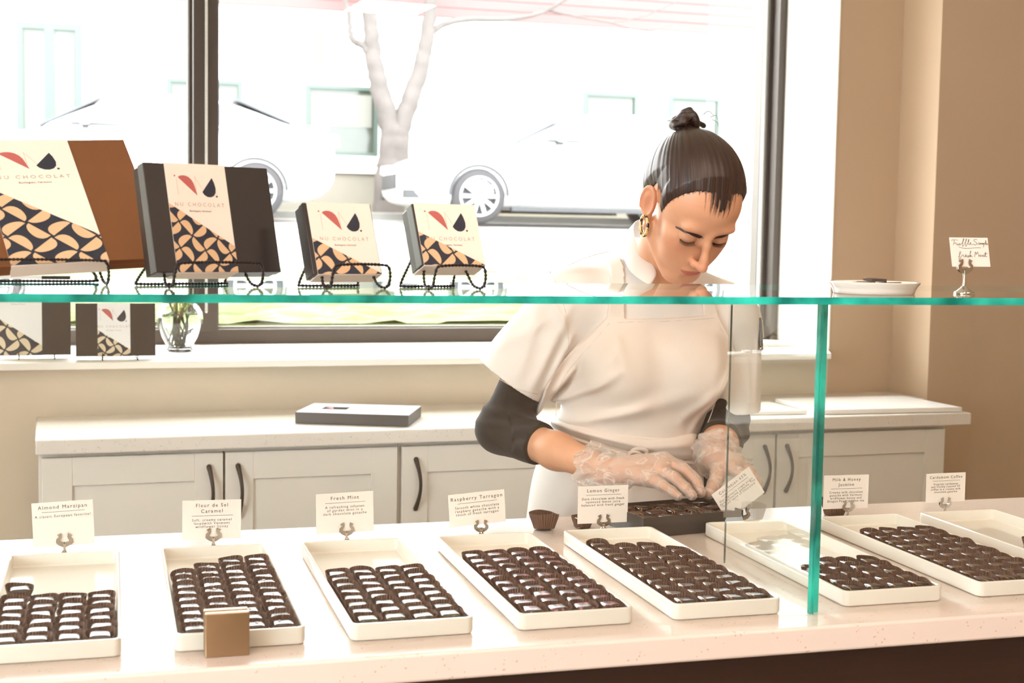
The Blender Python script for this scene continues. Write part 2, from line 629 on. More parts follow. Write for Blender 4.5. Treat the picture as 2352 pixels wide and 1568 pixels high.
# closed flat box on the worktop
M_blackcard = mat('black_card', '#38322f', rough=.45, var=.05, vscale=30)
M_lid = mat('pale_blue_grey_lid', '#d9dee8', rough=.3)
p0, p1 = at(678, 972, z=.9), at(938, 980, z=.9)
ux = (p1 - p0); ux.z = 0
bl = ux.length
ux.normalize()
uy = Vector((-ux.y, ux.x, 0))
Mb = Matrix(((ux.x, uy.x, 0, p0.x), (ux.y, uy.y, 0, p0.y), (0, 0, 1, .9005), (0, 0, 0, 1)))
e = empty('flat_box', wm=Mb, label='flat black box with a pale glossy lid lying on the white worktop', cat='box')
MB().box(0, bl, 0, .21, 0, .030).build('box_base', M_blackcard, e, bevel=.001)
MB().box(.002, bl - .002, .002, .208, .030, .0315).build('lid', M_lid, e)
M_red = mat('brick_red_print', '#b25a55', rough=.5)
M_navy = mat('navy_print', '#1d2030', rough=.5)
M_tan = mat('tan_print', '#d6b089', rough=.5)
M_cream = mat('cream_paper', '#f1e4d9', rough=.5, var=.01)
MB().box(.055, .125, .075, .125, .0315, .0322).build('lid_label', mat('dark_label_print', '#2b2625', rough=.9, spec=.05), e)
MB().prism([(.062, .10), (.085, .082), (.085, .10), (.075, .115)], .0322, .0325).build('lid_mark', M_red, e)

# vase with cut stems
vb = at(413, 806, z=1.05)
e = empty('glass_vase', vb, label='clear glass vase of cut green stems in water on the window sill', cat='vase')
M_vase = bpy.data.materials.new('clear_vase_glass'); M_vase.use_nodes = True
_b = M_vase.node_tree.nodes['Principled BSDF']
_b.inputs['Transmission Weight'].default_value = 1; _b.inputs['Roughness'].default_value = .01; _b.inputs['IOR'].default_value = 1.45
_n = M_vase.node_tree.nodes.new('ShaderNodeTexNoise'); _n.inputs['Scale'].default_value = 20
_c = M_vase.node_tree.nodes.new('ShaderNodeMapRange'); _c.inputs['To Min'].default_value = .97; _c.inputs['To Max'].default_value = 1
M_vase.node_tree.links.new(_n.outputs['Fac'], _c.inputs[0]); M_vase.node_tree.links.new(_c.outputs[0], _b.inputs['Base Color'])
prof = [(.034, 0), (.040, .004), (.037, .010), (.040, .018), (.055, .045), (.067, .078), (.071, .100), (.068, .120), (.058, .138), (.050, .146), (.052, .154)]
inn = [(r - .003, z) for r, z in prof[2:]][::-1]
MB().lathe(prof + inn + [(.02, .012)], 40).build('vase_body', M_vase, e, smooth=80)
M_water = bpy.data.materials.new('vase_water'); M_water.use_nodes = True
_b = M_water.node_tree.nodes['Principled BSDF']
_b.inputs['Transmission Weight'].default_value = 1; _b.inputs['Roughness'].default_value = 0; _b.inputs['IOR'].default_value = 1.15
_b.inputs['Base Color'].default_value = (.95, .98, .95, 1)
MB().lathe([(.02, .0125), (.036, .019), (.0505, .045), (.0625, .078), (.066, .100), (.063, .118)], 32).build('water', M_water, e, smooth=80)
rng = random.Random(5)
M_stem = [mat('green_stem', '#9dbb4c', rough=.5), mat('yellow_stem', '#e6cf3e', rough=.5), mat('pink_brown_stem', '#b98a80', rough=.5), mat('dark_leaf', '#86ad4c', rough=.5)]
for i in range(17):
    a = rng.uniform(0, 6.28)
    r0, r1 = rng.uniform(.010, .034), rng.uniform(.015, .045)
    b = a + rng.uniform(1.5, 4.0)
    pts = [(r0 * math.cos(a), r0 * math.sin(a), .018), (rng.uniform(-.022, .022), rng.uniform(-.022, .022), .07), (r1 * .8 * math.cos(b), r1 * .8 * math.sin(b), .14),
           (r1 * 1.3 * math.cos(b), r1 * 1.3 * math.sin(b), .19)]
    s = MB().tube(spline(pts, 5), rng.uniform(.0018, .0035), 6)
    s.build('stem', M_stem[i % 3], e, smooth=60)
for i in range(10):
    a = rng.uniform(0, 6.28)
    c = Vector((.022 * math.cos(a), .022 * math.sin(a), rng.uniform(.10, .16)))
    u = Vector((math.cos(a), math.sin(a), rng.uniform(-.8, .3))).normalized()
    w = u.cross(Vector((0, 0, 1))).normalized()
    n = u.cross(w)
    m = MB()
    L, Wd = .04, .009
    up_, dn = [], []
    for k in range(7):
        t = k / 6
        wv = Wd * math.sin(PI * t) ** .7
        p = c + u * L * t + n * .006 * math.sin(PI * t)
        up_.append(p + w * wv); dn.append(p - w * wv)
    ring = up_ + dn[::-1]
    th = n * .0006
    m.rings([[p - th for p in ring], [p + th for p in ring]])
    m.build('leaf', M_stem[3], e)
# ------------------------------------------------------------------ gift boxes with a printed paper band
M_boxblack = mat('black_brown_card', '#211814', rough=.38, var=.05, vscale=20)
M_boxgrey = mat('charcoal_card', '#5c5f5c', rough=.45, var=.03)
M_copper = mat('copper_brown_card', '#7a4a28', rough=.32, metal=.35, var=.05, vscale=20)
M_logo_grey = mat('pale_grey_print', '#b9a79c', rough=.5)
M_smallprint = mat('brown_print', '#8a6a60', rough=.5)


def half_disc(cx, cz, r, a, n=12):
    """half-disc outline, flat side through the centre at angle a"""
    return [(cx + r * math.cos(a + PI * i / n), cz + r * math.sin(a + PI * i / n)) for i in range(n + 1)]


def leaf(cx, cz, r, a, n=10):
    """tear-drop half disc: flat side of length 2r, belly rounded towards one end"""
    pts = []
    for i in range(n + 1):
        t = PI * i / n
        x = -r * math.cos(t)
        y = r * .86 * math.sin(t) ** .8 * (1 + .22 * math.cos(t))
        pts.append((cx + x * math.cos(a) - y * math.sin(a), cz + x * math.sin(a) + y * math.cos(a)))
    return pts[::-1]


def flat(polys, y, th=.0003):
    """extruded polygons in the local xz plane facing -y"""
    m = MB()
    for p in polys:
        n = len(p)
        if n < 3:
            continue
        ar = sum(p[i][0] * p[(i + 1) % n][1] - p[(i + 1) % n][0] * p[i][1] for i in range(n))
        if abs(ar) < 1e-9:
            continue
        if ar < 0:
            p = p[::-1]
        vs = [(a, y - th, b) for a, b in p] + [(a, y, b) for a, b in p]
        fs = [list(range(n)), list(range(n, 2 * n))[::-1]] + [(i, n + i, n + (i + 1) % n, (i + 1) % n) for i in range(n)]
        m.add(vs, fs)
    return m


def logo(e, cx, top, s, y, letters=True):
    """mark: red rounded triangle, thin open letter lines, dark half-drop, dots, two lines of lettering; s = mark width"""
    def T(p):
        return [(cx + (a - .5) * s, top + (b) * s) for a, b in p]
    # red shape: curved top from left, straight hypotenuse down to the right
    red = [(.07, -.03), (.11, .0), (.17, .015), (.25, .01), (.32, -.02), (.38, -.08), (.42, -.16), (.45, -.28), (.475, -.42)]
    flat([T(red)], y).build('red_mark', M_red, e)
    drop = [(.86, -.02), (.60, -.34), (.64, -.40), (.71, -.445), (.79, -.45), (.86, -.42), (.91, -.35), (.925, -.25), (.90, -.12)]
    flat([T(drop)], y).build('navy_mark', M_navy, e)
    flat([T([(.93 + .022 * math.cos(a), -.43 + .022 * math.sin(a)) for a in [k * .785 for k in range(8)]])], y).build('navy_dot', M_navy, e)
    flat([T([(.0 + .02 * math.cos(a), .0 + .02 * math.sin(a)) for a in [k * .785 for k in range(8)]])], y).build('red_dot', M_red, e)
    w = .006
    lines = []
    for (a, b), (c, d) in [((.035, -.05), (.035, -.42)), ((.46, .0), (.62, -.30)), ((.46, .0), (.47, -.30))]:
        L = math.hypot(c - a, d - b); nx, nz = -(d - b) / L * w / 2, (c - a) / L * w / 2
        flat([T([(a + nx, b + nz), (c + nx, d + nz), (c - nx, d - nz), (a - nx, b - nz)])], y, .0002).build('thin_line_mark', M_logo_grey, e)
    if letters:
        R = Matrix.Rotation(PI / 2, 4, 'X')
        text_obj('brand_lettering', 'NU CHOCOLAT', s * .115, M_logo_grey, e, Matrix.Translation((cx, y - .0002, top - .66 * s)) @ R, space=1.55)
        text_obj('small_lettering', 'Burlington, Vermont', s * .055, M_smallprint, e, Matrix.Translation((cx, y - .0002, top - .78 * s)) @ R, space=1.1)


def gift_box(loc, yaw, lean, w, h, t, band, pat, mark, label, roll=0.0, body=M_boxblack, cell=None, side=None, dz=(.58, .83), stand=None, cat='box'):
    """band = (left, right) as fractions of w; dz: diagonal's height at band left and right from the top (fraction)"""
    Mx = Matrix.Translation(loc) @ Matrix.Rotation(yaw, 4, 'Z') @ Matrix.Rotation(-lean, 4, 'X') @ Matrix.Rotation(roll, 4, 'Y')
    e = empty('gift_box', wm=Mx, label=label, cat=cat, group='chocolate gift boxes with patterned bands')
    MB().box(0, w, 0.0, t * .48, 0, h).box(.001, w - .001, t * .5, t, .001, h - .001).box(.002, w - .002, t * .4, t * .6, .002, h - .002).build('box_body', [body], e, bevel=.0008)
    if side:
        MB().box(-.0006, .0002, .0006, t * .47, .001, h - .001).build('side_panel', side, e)
    x0, x1 = band[0] * w, band[1] * w
    MB().box(x0, x1, -.0007, t + .0007, -.0007, h + .0007).build('paper_band', M_cream, e)
    zl, zr = h * (1 - dz[0]), h * (1 - dz[1])
    tri = [(x0, 0), (x1, 0), (x1, zr), (x0, zl)]
    y = -.0007
    flat([tri], y, .0003).build('navy_field', M_navy, e)
    # print wraps round to the underside
    MB().box(x0, x1, .0, t, -.0010, -.0007).build('band_underside', M_cream, e)
    c = cell or .022
    a, b, cc = -(zr - zl), (x1 - x0), 0
    # inside test line: z <= zl + (zr-zl)*(x-x0)/(x1-x0)
    la, lb, lc = (zr - zl), -(x1 - x0), zl * (x1 - x0) - (zr - zl) * x0
    polys = []
    n = int(max(w, h) / c) + 3
    rot0 = math.radians(pat)
    g0 = math.radians(pat)
    cg, sg = math.cos(g0), math.sin(g0)
    bx_, bz_ = (x0 + x1) / 2, h * .2
    for i in range(-n, n + 1):
        for j in range(-n, n + 1):
            for hv in (0, 1):
                ex, ez = (i + .5, j) if hv == 0 else (i, j + .5)
                par = (i + j) % 2 == 0
                ang = (0 if par else PI) if hv == 0 else (PI / 2 if par else -PI / 2)
                px = bx_ + c * (ex * cg - ez * sg)
                pz = bz_ + c * (ex * sg + ez * cg)
                p = leaf(px, pz, c * .43, ang + g0)
                p = clip_poly(p, 1, 0, -x0); p = p and clip_poly(p, -1, 0, x1); p = p and clip_poly(p, 0, 1, -.0002)
                if p:
                    p = clip_poly(p, la, lb, lc)
                if p and len(p) > 2:
                    polys.append(p)
    flat(polys, y - .0003, .0002).build('half_disc_pattern', M_tan, e)
    mw = mark * w
    logo(e, (x0 + x1) / 2, h * (1 - .10) - .002, mw, y)
    return e


def wire(pts, r=.0016, n=6, twist=True):
    p = spline(pts, n)
    # resample finely so that the twist shows as beads
    q = [p[0]]
    for a, b in zip(p, p[1:]):
        L = (b - a).length
        k = max(1, int(L / .0011))
        for i in range(1, k + 1):
            q.append(a.lerp(b, i / k))
    return q


M_iron = mat('black_wrought_wire', '#241b19', rough=.4, metal=.5)


def easel(x, y, z, w, yaw, label, tall=.085, depth=.075, lip=.030):
    """twisted-wire display easel"""
    e = empty('wire_easel', (x, y, z), yaw, label, 'display stand', 'twisted wire easels on the glass shelf')
    tw = lambda i, t: 1 + .28 * math.sin(i * 1.5)
    m = MB()
    hw = w / 2
    m.tube(wire([(-hw, -.016, .004), (-hw, -.020, lip * .6), (-hw + .003, -.021, lip), (-hw + .012, -.021, lip + .003), (0, -.021, lip + .004), (hw - .012, -.021, lip + .003), (hw - .003, -.021, lip), (hw, -.020, lip * .6), (hw, -.016, .004)]), .0019, 6, rf=tw)
    m.build('front_lip', M_iron, e, smooth=70)
    for s in (-1, 1):
        f = MB().tube(wire([(s * hw, -.018, .010), (s * hw, -.010, .0032), (s * hw, 0, .0022), (s * (hw - .002), .012, .006), (s * (hw - .005), .022, .019), (s * (hw - .012), .034, .045), (s * (hw - .018), .047, tall)]), .0019, 6, rf=tw)
        f.build('side_wire', M_iron, e, smooth=70)
    b = MB().tube(wire([(-hw + .018, .047, tall), (-hw + .004, .060, tall * .45), (-hw - .002, depth + .004, .006), (-hw + .002, depth, .0022), (0, depth - .003, .0022), (hw - .002, depth, .0022), (hw + .002, depth + .004, .006), (hw - .004, .060, tall * .45), (hw - .018, .047, tall)]), .0019, 6, rf=tw)
    b.build('rear_leg', M_iron, e, smooth=70)
    return e


SZ = 1.346
R_ = math.radians
# four boxes on the glass shelf, left to right
wB, yB, lB, rB = .286, R_(10.1), R_(49.1), R_(-5.36)
_Mr = Matrix.Rotation(yB, 4, 'Z') @ Matrix.Rotation(-lB, 4, 'X') @ Matrix.Rotation(rB, 4, 'Y')
pB = Vector((.0761, 1.93, 1.3838)) - (_Mr @ Vector((wB, 0, 0)))
gift_box(pB, yB, lB, wB, .2567, .018, (.283, .717), 42, .30,
         'largest gift box, copper brown, on the shelf at the left edge', roll=rB, body=M_copper, cell=.041, dz=(.40, .80))
gift_box((.056, 1.83, 1.366), R_(24), R_(15.6), .183, .147, .033, (.16, .64), 40, .34,
         'black brown gift box with wide cream band, second from left on the shelf', side=M_boxgrey, cell=.0255, dz=(.37, .76))
gift_box((.257, 1.83, 1.3655), R_(17), R_(22), .102, .102, .028, (.06, .985), 40, .62,
         'small square gift box left of the other small one on the shelf', cell=.0290, dz=(.50, .99))
gift_box((.403, 1.83, 1.379), R_(14), R_(23), .098, .090, .035, (.03, .995), 40, .66,
         'small square gift box with grey side, nearest the person on the shelf', side=M_boxgrey, cell=.0285, dz=(.46, 1.0))
easel(-.085, 1.905, SZ, .160, R_(10), 'black twisted-wire easel under the large copper gift box', depth=.09, tall=.026)
easel(.128, 1.850, SZ, .125, R_(22), 'black twisted-wire easel under the second gift box from the left', depth=.09)
easel(.312, 1.832, SZ, .085, R_(17), 'black twisted-wire easel under the left small gift box')
easel(.447, 1.832, SZ, .078, R_(14), 'black twisted-wire easel under the small gift box nearest the person')

# two boxes on the window sill
M_palep = mat('pale_cream_print', '#d9c9ab', rough=.5)
M_white_paper = mat('white_paper_band', '#eeeeee', rough=.5)
pa = at(-40, 800, z=1.075)
BZ = 1.062


def sill_box(x0, x1, y, h, band, label, cell):
    w = x1 - x0
    Mx = BM @ Matrix.Translation((x0, y, BZ))
    M0 = M_cream
    globals()['M_cream'] = M_white_paper
    T0 = M_tan
    globals()['M_tan'] = M_palep
    e = gift_box((0, 0, 0), 0, 0, w, h, .04, band, 40, .36, label, cell=cell, dz=(.50, .88))
    globals()['M_cream'] = M0
    globals()['M_tan'] = T0
    e.matrix_world = Mx @ Matrix.Rotation(R_(-6), 4, 'X')
    s = empty('plate_stand', wm=BM @ Matrix.Translation((x0 + w * .55, y, 1.05)), label='small dark prong stand holding ' + ('the sill gift box at the left edge' if 'left edge' in label else 'the sill gift box beside the vase'), cat='display stand', group='prong stands on the window sill')
    m = MB()
    for sx in (-.048, .048):
        m.tube(spline([(sx, -.012, .022), (sx, -.010, .012), (sx, -.008, .001), (sx, .02, .0035), (sx, .055, .003), (sx * .7, .075, .06)], 5), .0016, 6)
    m.tube([(-.048, .05, .003), (.048, .05, .003)], .0016, 6)
    m.build('prong_frame', M_iron, s, smooth=60)
    return e


sill_box(-.135, .070, 4.13, .225, (0.0, .62), 'white-banded gift box on the window sill at the left edge', .047)
sill_box(.082, .300, 4.07, .150, (.27, .68), 'white-banded gift box on the window sill beside the vase', .032)
# ------------------------------------------------------------------ display counter
CT = .908
M_quartz2 = speckle(mat('warm_white_quartz', '#dfd0c6', rough=.18, var=.02, vscale=10, coat=.3), '#c9b1a0', 190, .61)
M_walnut = mat('dark_walnut_veneer', '#2c160b', rough=.45, var=.25, vscale=5)
_nt = M_walnut.node_tree
_mp = _nt.nodes.new('ShaderNodeMapping'); _mp.inputs['Scale'].default_value = (1.2, 1.2, 22)
_nz = [n for n in _nt.nodes if n.type == 'TEX_NOISE'][0]
_tc = [n for n in _nt.nodes if n.type == 'TEX_COORD'][0]
_nt.links.new(_tc.outputs['Object'], _mp.inputs[0]); _nt.links.new(_mp.outputs[0], _nz.inputs['Vector'])
tag(MB().box(-.75, 2.35, 1.628, 2.392, CT - .036, CT).build('counter_slab', M_quartz2, bevel=.004, bseg=3),
    'thick pale speckled quartz slab of the display counter, carrying the chocolate trays', 'countertop')
e = empty('display_counter', (.8, 2.0, 0), 0, 'dark walnut counter base under the pale speckled slab', 'counter')
MB().box(-1.5, 1.5, -.34, .37, .08, CT - .0362).build('base_carcass', M_walnut, e, bevel=.001)
MB().box(-1.47, 1.47, -.29, .34, 0, .08).build('plinth', M_dark, e)

# glass: panes standing on the slab, divider, shelf on top
M_pane = glass_sheet('clear_display_glass', (.985, 1.0, .992))
M_edge = bpy.data.materials.new('teal_glass_edge')
M_edge.use_nodes = True
_nt = M_edge.node_tree
_b = _nt.nodes['Principled BSDF']
_b.inputs['Roughness'].default_value = .12
_b.inputs['Transmission Weight'].default_value = .0
_tr = _nt.nodes.new('ShaderNodeBsdfTranslucent')
_tc = _nt.nodes.new('ShaderNodeTexCoord')
_mp = _nt.nodes.new('ShaderNodeMapping'); _mp.inputs['Scale'].default_value = (3, 3, 3)
_nz = _nt.nodes.new('ShaderNodeTexNoise'); _nz.inputs['Scale'].default_value = 4; _nz.inputs['Detail'].default_value = 4
_cr = _nt.nodes.new('ShaderNodeValToRGB')
_cr.color_ramp.elements[0].position = .38; _cr.color_ramp.elements[0].color = (*lin('#0a7468'), 1)
_cr.color_ramp.elements[1].position = .66; _cr.color_ramp.elements[1].color = (*lin('#35cfbd'), 1)
_nt.links.new(_tc.outputs['Object'], _mp.inputs[0]); _nt.links.new(_mp.outputs[0], _nz.inputs['Vector'])
_nt.links.new(_nz.outputs['Fac'], _cr.inputs[0])
_nt.links.new(_cr.outputs[0], _b.inputs['Base Color']); _nt.links.new(_cr.outputs[0], _tr.inputs[0])
_mx = _nt.nodes.new('ShaderNodeMixShader'); _mx.inputs[0].default_value = .45
_nt.links.new(_b.outputs[0], _mx.inputs[1]); _nt.links.new(_tr.outputs[0], _mx.inputs[2])
_nt.links.new(_mx.outputs[0], [n for n in _nt.nodes if n.type == 'OUTPUT_MATERIAL'][0].inputs[0])


def pane(name, x0, x1, y0, y1, z0, z1, edge_axes, label, cat='glass panel', parent=None):
    """glass sheet: faces across edge_axes show the teal edge"""
    m = MB()
    m.box(x0, x1, y0, y1, z0, z1)
    ax = [2, 2, 1, 0, 1, 0]
    m.mi = [1 if a in edge_axes else 0 for a in ax]
    o = m.build(name, [M_pane, M_edge], parent)
    if label:
        tag(o, label, cat, 'panes of the glass counter screen')
    return o


PY = 1.680
pane('front_glass_pane', -.72, .921, PY, PY + .010, CT + .0003, 1.3355, (0,), 'wide upright front glass pane left of the divider, with the bronze clamp')
pane('front_glass_pane', .925, 2.30, PY, PY + .010, CT + .0003, 1.3355, (0,), 'upright front glass pane at the right of the divider')
o = pane('glass_divider', .928, .938, PY + .0105, 1.985, CT + .0003, 1.3355, (), 'upright glass divider running back from the front pane, bright teal front edge')
# teal strip of the divider's front edge
o.data.materials[0] = M_pane
o.data.polygons[2].material_index = 1
pane('glass_shelf', -.74, 2.32, 1.660, 2.135, 1.336, 1.346, (1, 0), 'long horizontal glass shelf with teal front edge carrying the gift boxes', 'glass shelf')
bpy.data.objects['glass_shelf'].pop('group', None) if 'group' in bpy.data.objects['glass_shelf'] else None
# the divider back edge shows as a dark thin line
gd = bpy.data.objects['glass_divider']
MB().box(.9315, .9345, 1.9851, 1.9856, CT + .001, 1.335).build('ground_edge', mat('dark_glass_edge', '#3f4f49', rough=.2), gd)
# clamp
M_clamp = mat('brushed_bronze', '#a08669', rough=.3, metal=.8, var=.05, vscale=40)
e = empty('glass_clamp', (.133, 1.674, CT), 0, 'brushed bronze clamp holding the front glass, before the caramel tray', 'clamp')
MB().prism(rrect(.053, .0095, .002, 3, 0, -.001), .0, .054).build('clamp_front', M_clamp, e, bevel=.0012, bseg=2)
MB().prism(rrect(.053, .010, .002, 3, 0, .0215), .0, .052).build('clamp_back', M_clamp, e, bevel=.0012)
MB().box(-.026, .026, -.002, .022, .0, .0003).build('clamp_foot', M_clamp, e)

# ------------------------------------------------------------------ trays
M_tray = mat('glazed_white_porcelain', '#f1ebe2', rough=.09, var=.01, coat=.5)
TW, TL_, TH = .160, .482, .0225


def tray_mesh():
    m = MB()
    def lp(ins, z, r=.010):
        return [(x, y, z) for x, y in rrect(TW - 2 * ins, TL_ - 2 * ins, max(.002, r - ins * .6), 5)]
    rg = [lp(.004, 0), lp(.0012, .0012), lp(.0, .004), lp(.0, TH - .0012), lp(.0012, TH), lp(.0036, TH), lp(.0050, TH - .0014), lp(.0060, .0065), lp(.0085, .0042), lp(.012, .0040)]
    m.rings(rg, True, True, True)
    return m


tray_x = [-.1496, .0718, .2876, .5070, .7243, .9868, 1.2082, 1.4137]
tray_y = [1.6945, 1.697, 1.694, 1.693, 1.694, 1.7055, 1.7105, 1.711]
tray_dx = [0, 0, 0, 0, 0, 0, 0, 0]
flav = ['Almond Marzipan', 'Fleur de Sel Caramel', 'Fresh Mint', 'Raspberry Tarragon', 'Lemon Ginger', 'Colombian', 'Milk & Honey Jasmine', 'Cardamom Coffee']
traylab = ['white porcelain tray at the left edge, behind it the Almond Marzipan card', 'white porcelain tray behind the bronze clamp, full of caramels',
           'white porcelain tray in front of the Fresh Mint card, half filled', 'white porcelain tray in front of the Raspberry Tarragon card, nearly full',
           'white porcelain tray in front of the Lemon Ginger card, nearly full', 'white porcelain tray crossed by the glass divider, mostly empty',
           'white porcelain tray in front of the Milk & Honey Jasmine card', 'white porcelain tray at the right edge, in front of the Cardamom Coffee card']
t0 = tray_mesh().build('serving_tray', M_tray, smooth=35)
trays = []
for i in range(8):
    t = t0 if i == 0 else t0.copy()
    if i:
        COL.objects.link(t)
    t.location = (tray_x[i] + TW / 2, tray_y[i] + TL_ / 2, CT + .0003)
    tag(t, traylab[i], 'tray', 'white trays on the display counter')
    trays.append(t)

# ------------------------------------------------------------------ chocolates in fluted cups
M_cup = mat('brown_fluted_paper', '#5b3a2a', rough=.6, var=.12, vscale=30)


def choc_mat(name, base, rough, kind=None, c2='#ffffff'):
    m = mat(name, base, rough=rough, var=.10, vscale=60, coat=.35, bump=.25, bscale=120)
    nt = m.node_tree
    b = nt.nodes['Principled BSDF']
    src = b.inputs['Base Color'].links[0].from_socket
    tcn = nt.nodes.new('ShaderNodeTexCoord')
    oi = nt.nodes.new('ShaderNodeObjectInfo')
    add = nt.nodes.new('ShaderNodeVectorMath'); add.operation = 'ADD'
    sc = nt.nodes.new('ShaderNodeVectorMath'); sc.operation = 'SCALE'; sc.inputs[0].default_value = (7, 5, 3)
    nt.links.new(oi.outputs['Random'], sc.inputs['Scale'])
    nt.links.new(tcn.outputs['Object'], add.inputs[0]); nt.links.new(sc.outputs[0], add.inputs[1])
    fac = None
    if kind == 'mottle':
        n = nt.nodes.new('ShaderNodeTexNoise'); n.inputs['Scale'].default_value = 130; n.inputs['Detail'].default_value = 2
        nt.links.new(add.outputs[0], n.inputs['Vector'])
        g = nt.nodes.new('ShaderNodeMapRange'); g.inputs['From Min'].default_value = .52; g.inputs['From Max'].default_value = .60
        nt.links.new(n.outputs['Fac'], g.inputs[0]); fac = g.outputs[0]
    elif kind == 'streak':
        w = nt.nodes.new('ShaderNodeTexWave'); w.inputs['Scale'].default_value = 60; w.inputs['Distortion'].default_value = 2.5
        w.bands_direction = 'DIAGONAL'
        nt.links.new(add.outputs[0], w.inputs['Vector'])
        g = nt.nodes.new('ShaderNodeMapRange'); g.inputs['From Min'].default_value = .90; g.inputs['From Max'].default_value = .98
        nt.links.new(w.outputs['Fac'], g.inputs[0]); fac = g.outputs[0]
    elif kind == 'line':
        sp = nt.nodes.new('ShaderNodeSeparateXYZ'); nt.links.new(tcn.outputs['Object'], sp.inputs[0])
        c = nt.nodes.new('ShaderNodeMath'); c.operation = 'COMPARE'; c.inputs[1].default_value = -.009; c.inputs[2].default_value = .0006
        nt.links.new(sp.outputs['X'], c.inputs[0]); fac = c.outputs[0]
    if fac is not None:
        mx = nt.nodes.new('ShaderNodeMix'); mx.data_type = 'RGBA'
        nt.links.new(fac, mx.inputs['Factor']); nt.links.new(src, mx.inputs['A'])
        mx.inputs['B'].default_value = (*lin(c2), 1)
        nt.links.new(mx.outputs['Result'], b.inputs['Base Color'])
    return m


M_ch = [choc_mat('marzipan_chocolate', '#3b2119', .30), choc_mat('caramel_chocolate', '#3a211a', .24), choc_mat('mint_chocolate', '#3f3220', .30, 'mottle', '#5c5a34'),
        choc_mat('raspberry_chocolate', '#3b2220', .28, 'mottle', '#b8727c'), choc_mat('ginger_chocolate', '#2b1914', .20, 'line', '#b98a4c'),
        choc_mat('dark_chocolate', '#2b1914', .18, 'line', '#b98a4c'), choc_mat('milk_chocolate', '#3a241b', .26, 'streak', '#a98f7a'), choc_mat('coffee_chocolate', '#3a241b', .24, 'streak', '#8d7565')]
M_salt = mat('salt_flake', '#f4efe4', rough=.4)


def choc_mb():
    bm = bmesh.new()
    n = 7
    m = MB()
    hw, h = .0128, .0172
    def lp(s, z, r):
        return [(x, y, z) for x, y in rrect(2 * s, 2 * s * .95, r, 3)]
    rg = [lp(hw * .96, 0, .003), lp(hw, .001, .0035), lp(hw, h - .0026, .0035), lp(hw - .0006, h - .0012, .0035), lp(hw - .002, h - .0003, .003), lp(hw - .0055, h + .0002, .002), lp(hw - .009, h + .0003, .001)]
    m.rings(rg)
    bm.free()
    return m


def cup_mb(seed=0, back=.0218, front=.0170, fl=30, halfx=.0178, halfy=.0172):
    """fluted paper cup, squeezed square, taller at the back"""
    r = random.Random(seed)
    n = fl * 4
    m = MB()
    ph = [r.uniform(0, 6.28) for _ in range(3)]
    rings = []
    for lv, (k, z) in enumerate([(.66, 0.0), (.70, .0008), (.80, .35), (.93, .72), (1.0, 1.0), (.985, 1.0), (.91, .72), (.78, .35), (.66, .0016)]):
        rg = []
        for i in range(n):
            a = 2 * PI * i / n
            ca, sa = math.cos(a), math.sin(a)
            p = 3.4
            sup = (abs(ca) ** p + abs(sa) ** p) ** (-1 / p)
            wob = 1 + .02 * math.sin(2 * a + ph[0]) + .02 * math.sin(3 * a + ph[1])
            fi = i % 4
            flu = (0, .5, 1, .5)[fi]
            amp = .0014 * min(1, max(0, (k - .66) / .25))
            rr = sup * wob
            x = ca * (rr * halfx * k) + ca * amp * (flu - .5)
            y = sa * (rr * halfy * k) + sa * amp * (flu - .5)
            hh = front + (back - front) * (.5 + .5 * sa) + .0012 * math.sin(2 * a + ph[2])
            zz = z if z < .01 else z * hh
            rg.append((x, y, zz))
        rings.append(rg)
    m.rings(rings, True, True, True)
    return m


cup_mesh = []
for s in range(5):
    c = cup_mb(s).build('paper_cup', M_cup, smooth=25)
    cup_mesh.append(c.data)
    bpy.data.objects.remove(c)
salt_mesh = None
choc_mesh = []
for i in range(8):
    c = choc_mb().build('chocolate', M_ch[i], smooth=40)
    choc_mesh.append(c.data)
    bpy.data.objects.remove(c)
s_ = MB()
s_.box(-.0016, .0010, -.0012, .0012, 0, .0012).box(-.0002, .0018, .0004, .0018, .0004, .0018)
o = s_.build('salt_flake', M_salt); salt_mesh = o.data; bpy.data.objects.remove(o)

rngc = random.Random(11)
ROWN = ['front', 'second', 'third', 'fourth', 'fifth', 'sixth', 'seventh', 'eighth', 'ninth', 'tenth', 'eleventh', 'twelfth']
COLN = ['leftmost', 'second from left', 'third from left', 'rightmost']
FL = ['Almond Marzipan', 'caramel', 'Fresh Mint', 'Raspberry Tarragon', 'Lemon Ginger', 'divided', 'Milk & Honey', 'Cardamom Coffee']
LOOK = ['smooth', 'salt-flecked', 'olive-tinged', 'pink-mottled', 'plain glossy', 'dark glossy', 'pale-streaked', 'streaked']
# rows per column, from the left
LAY = [[6, 6, 6, 6], [9, 10, 11, 11], [8, 8, 8, 8], [10, 10, 10, 10], [11, 10, 10, 9], [4, 5, 5, 5], [10, 10, 10, 10], [0, 7, 7, 7]]
PIT = [.0365, .0348, .0345, .0345, .0345, .0345, .0350, .0345]


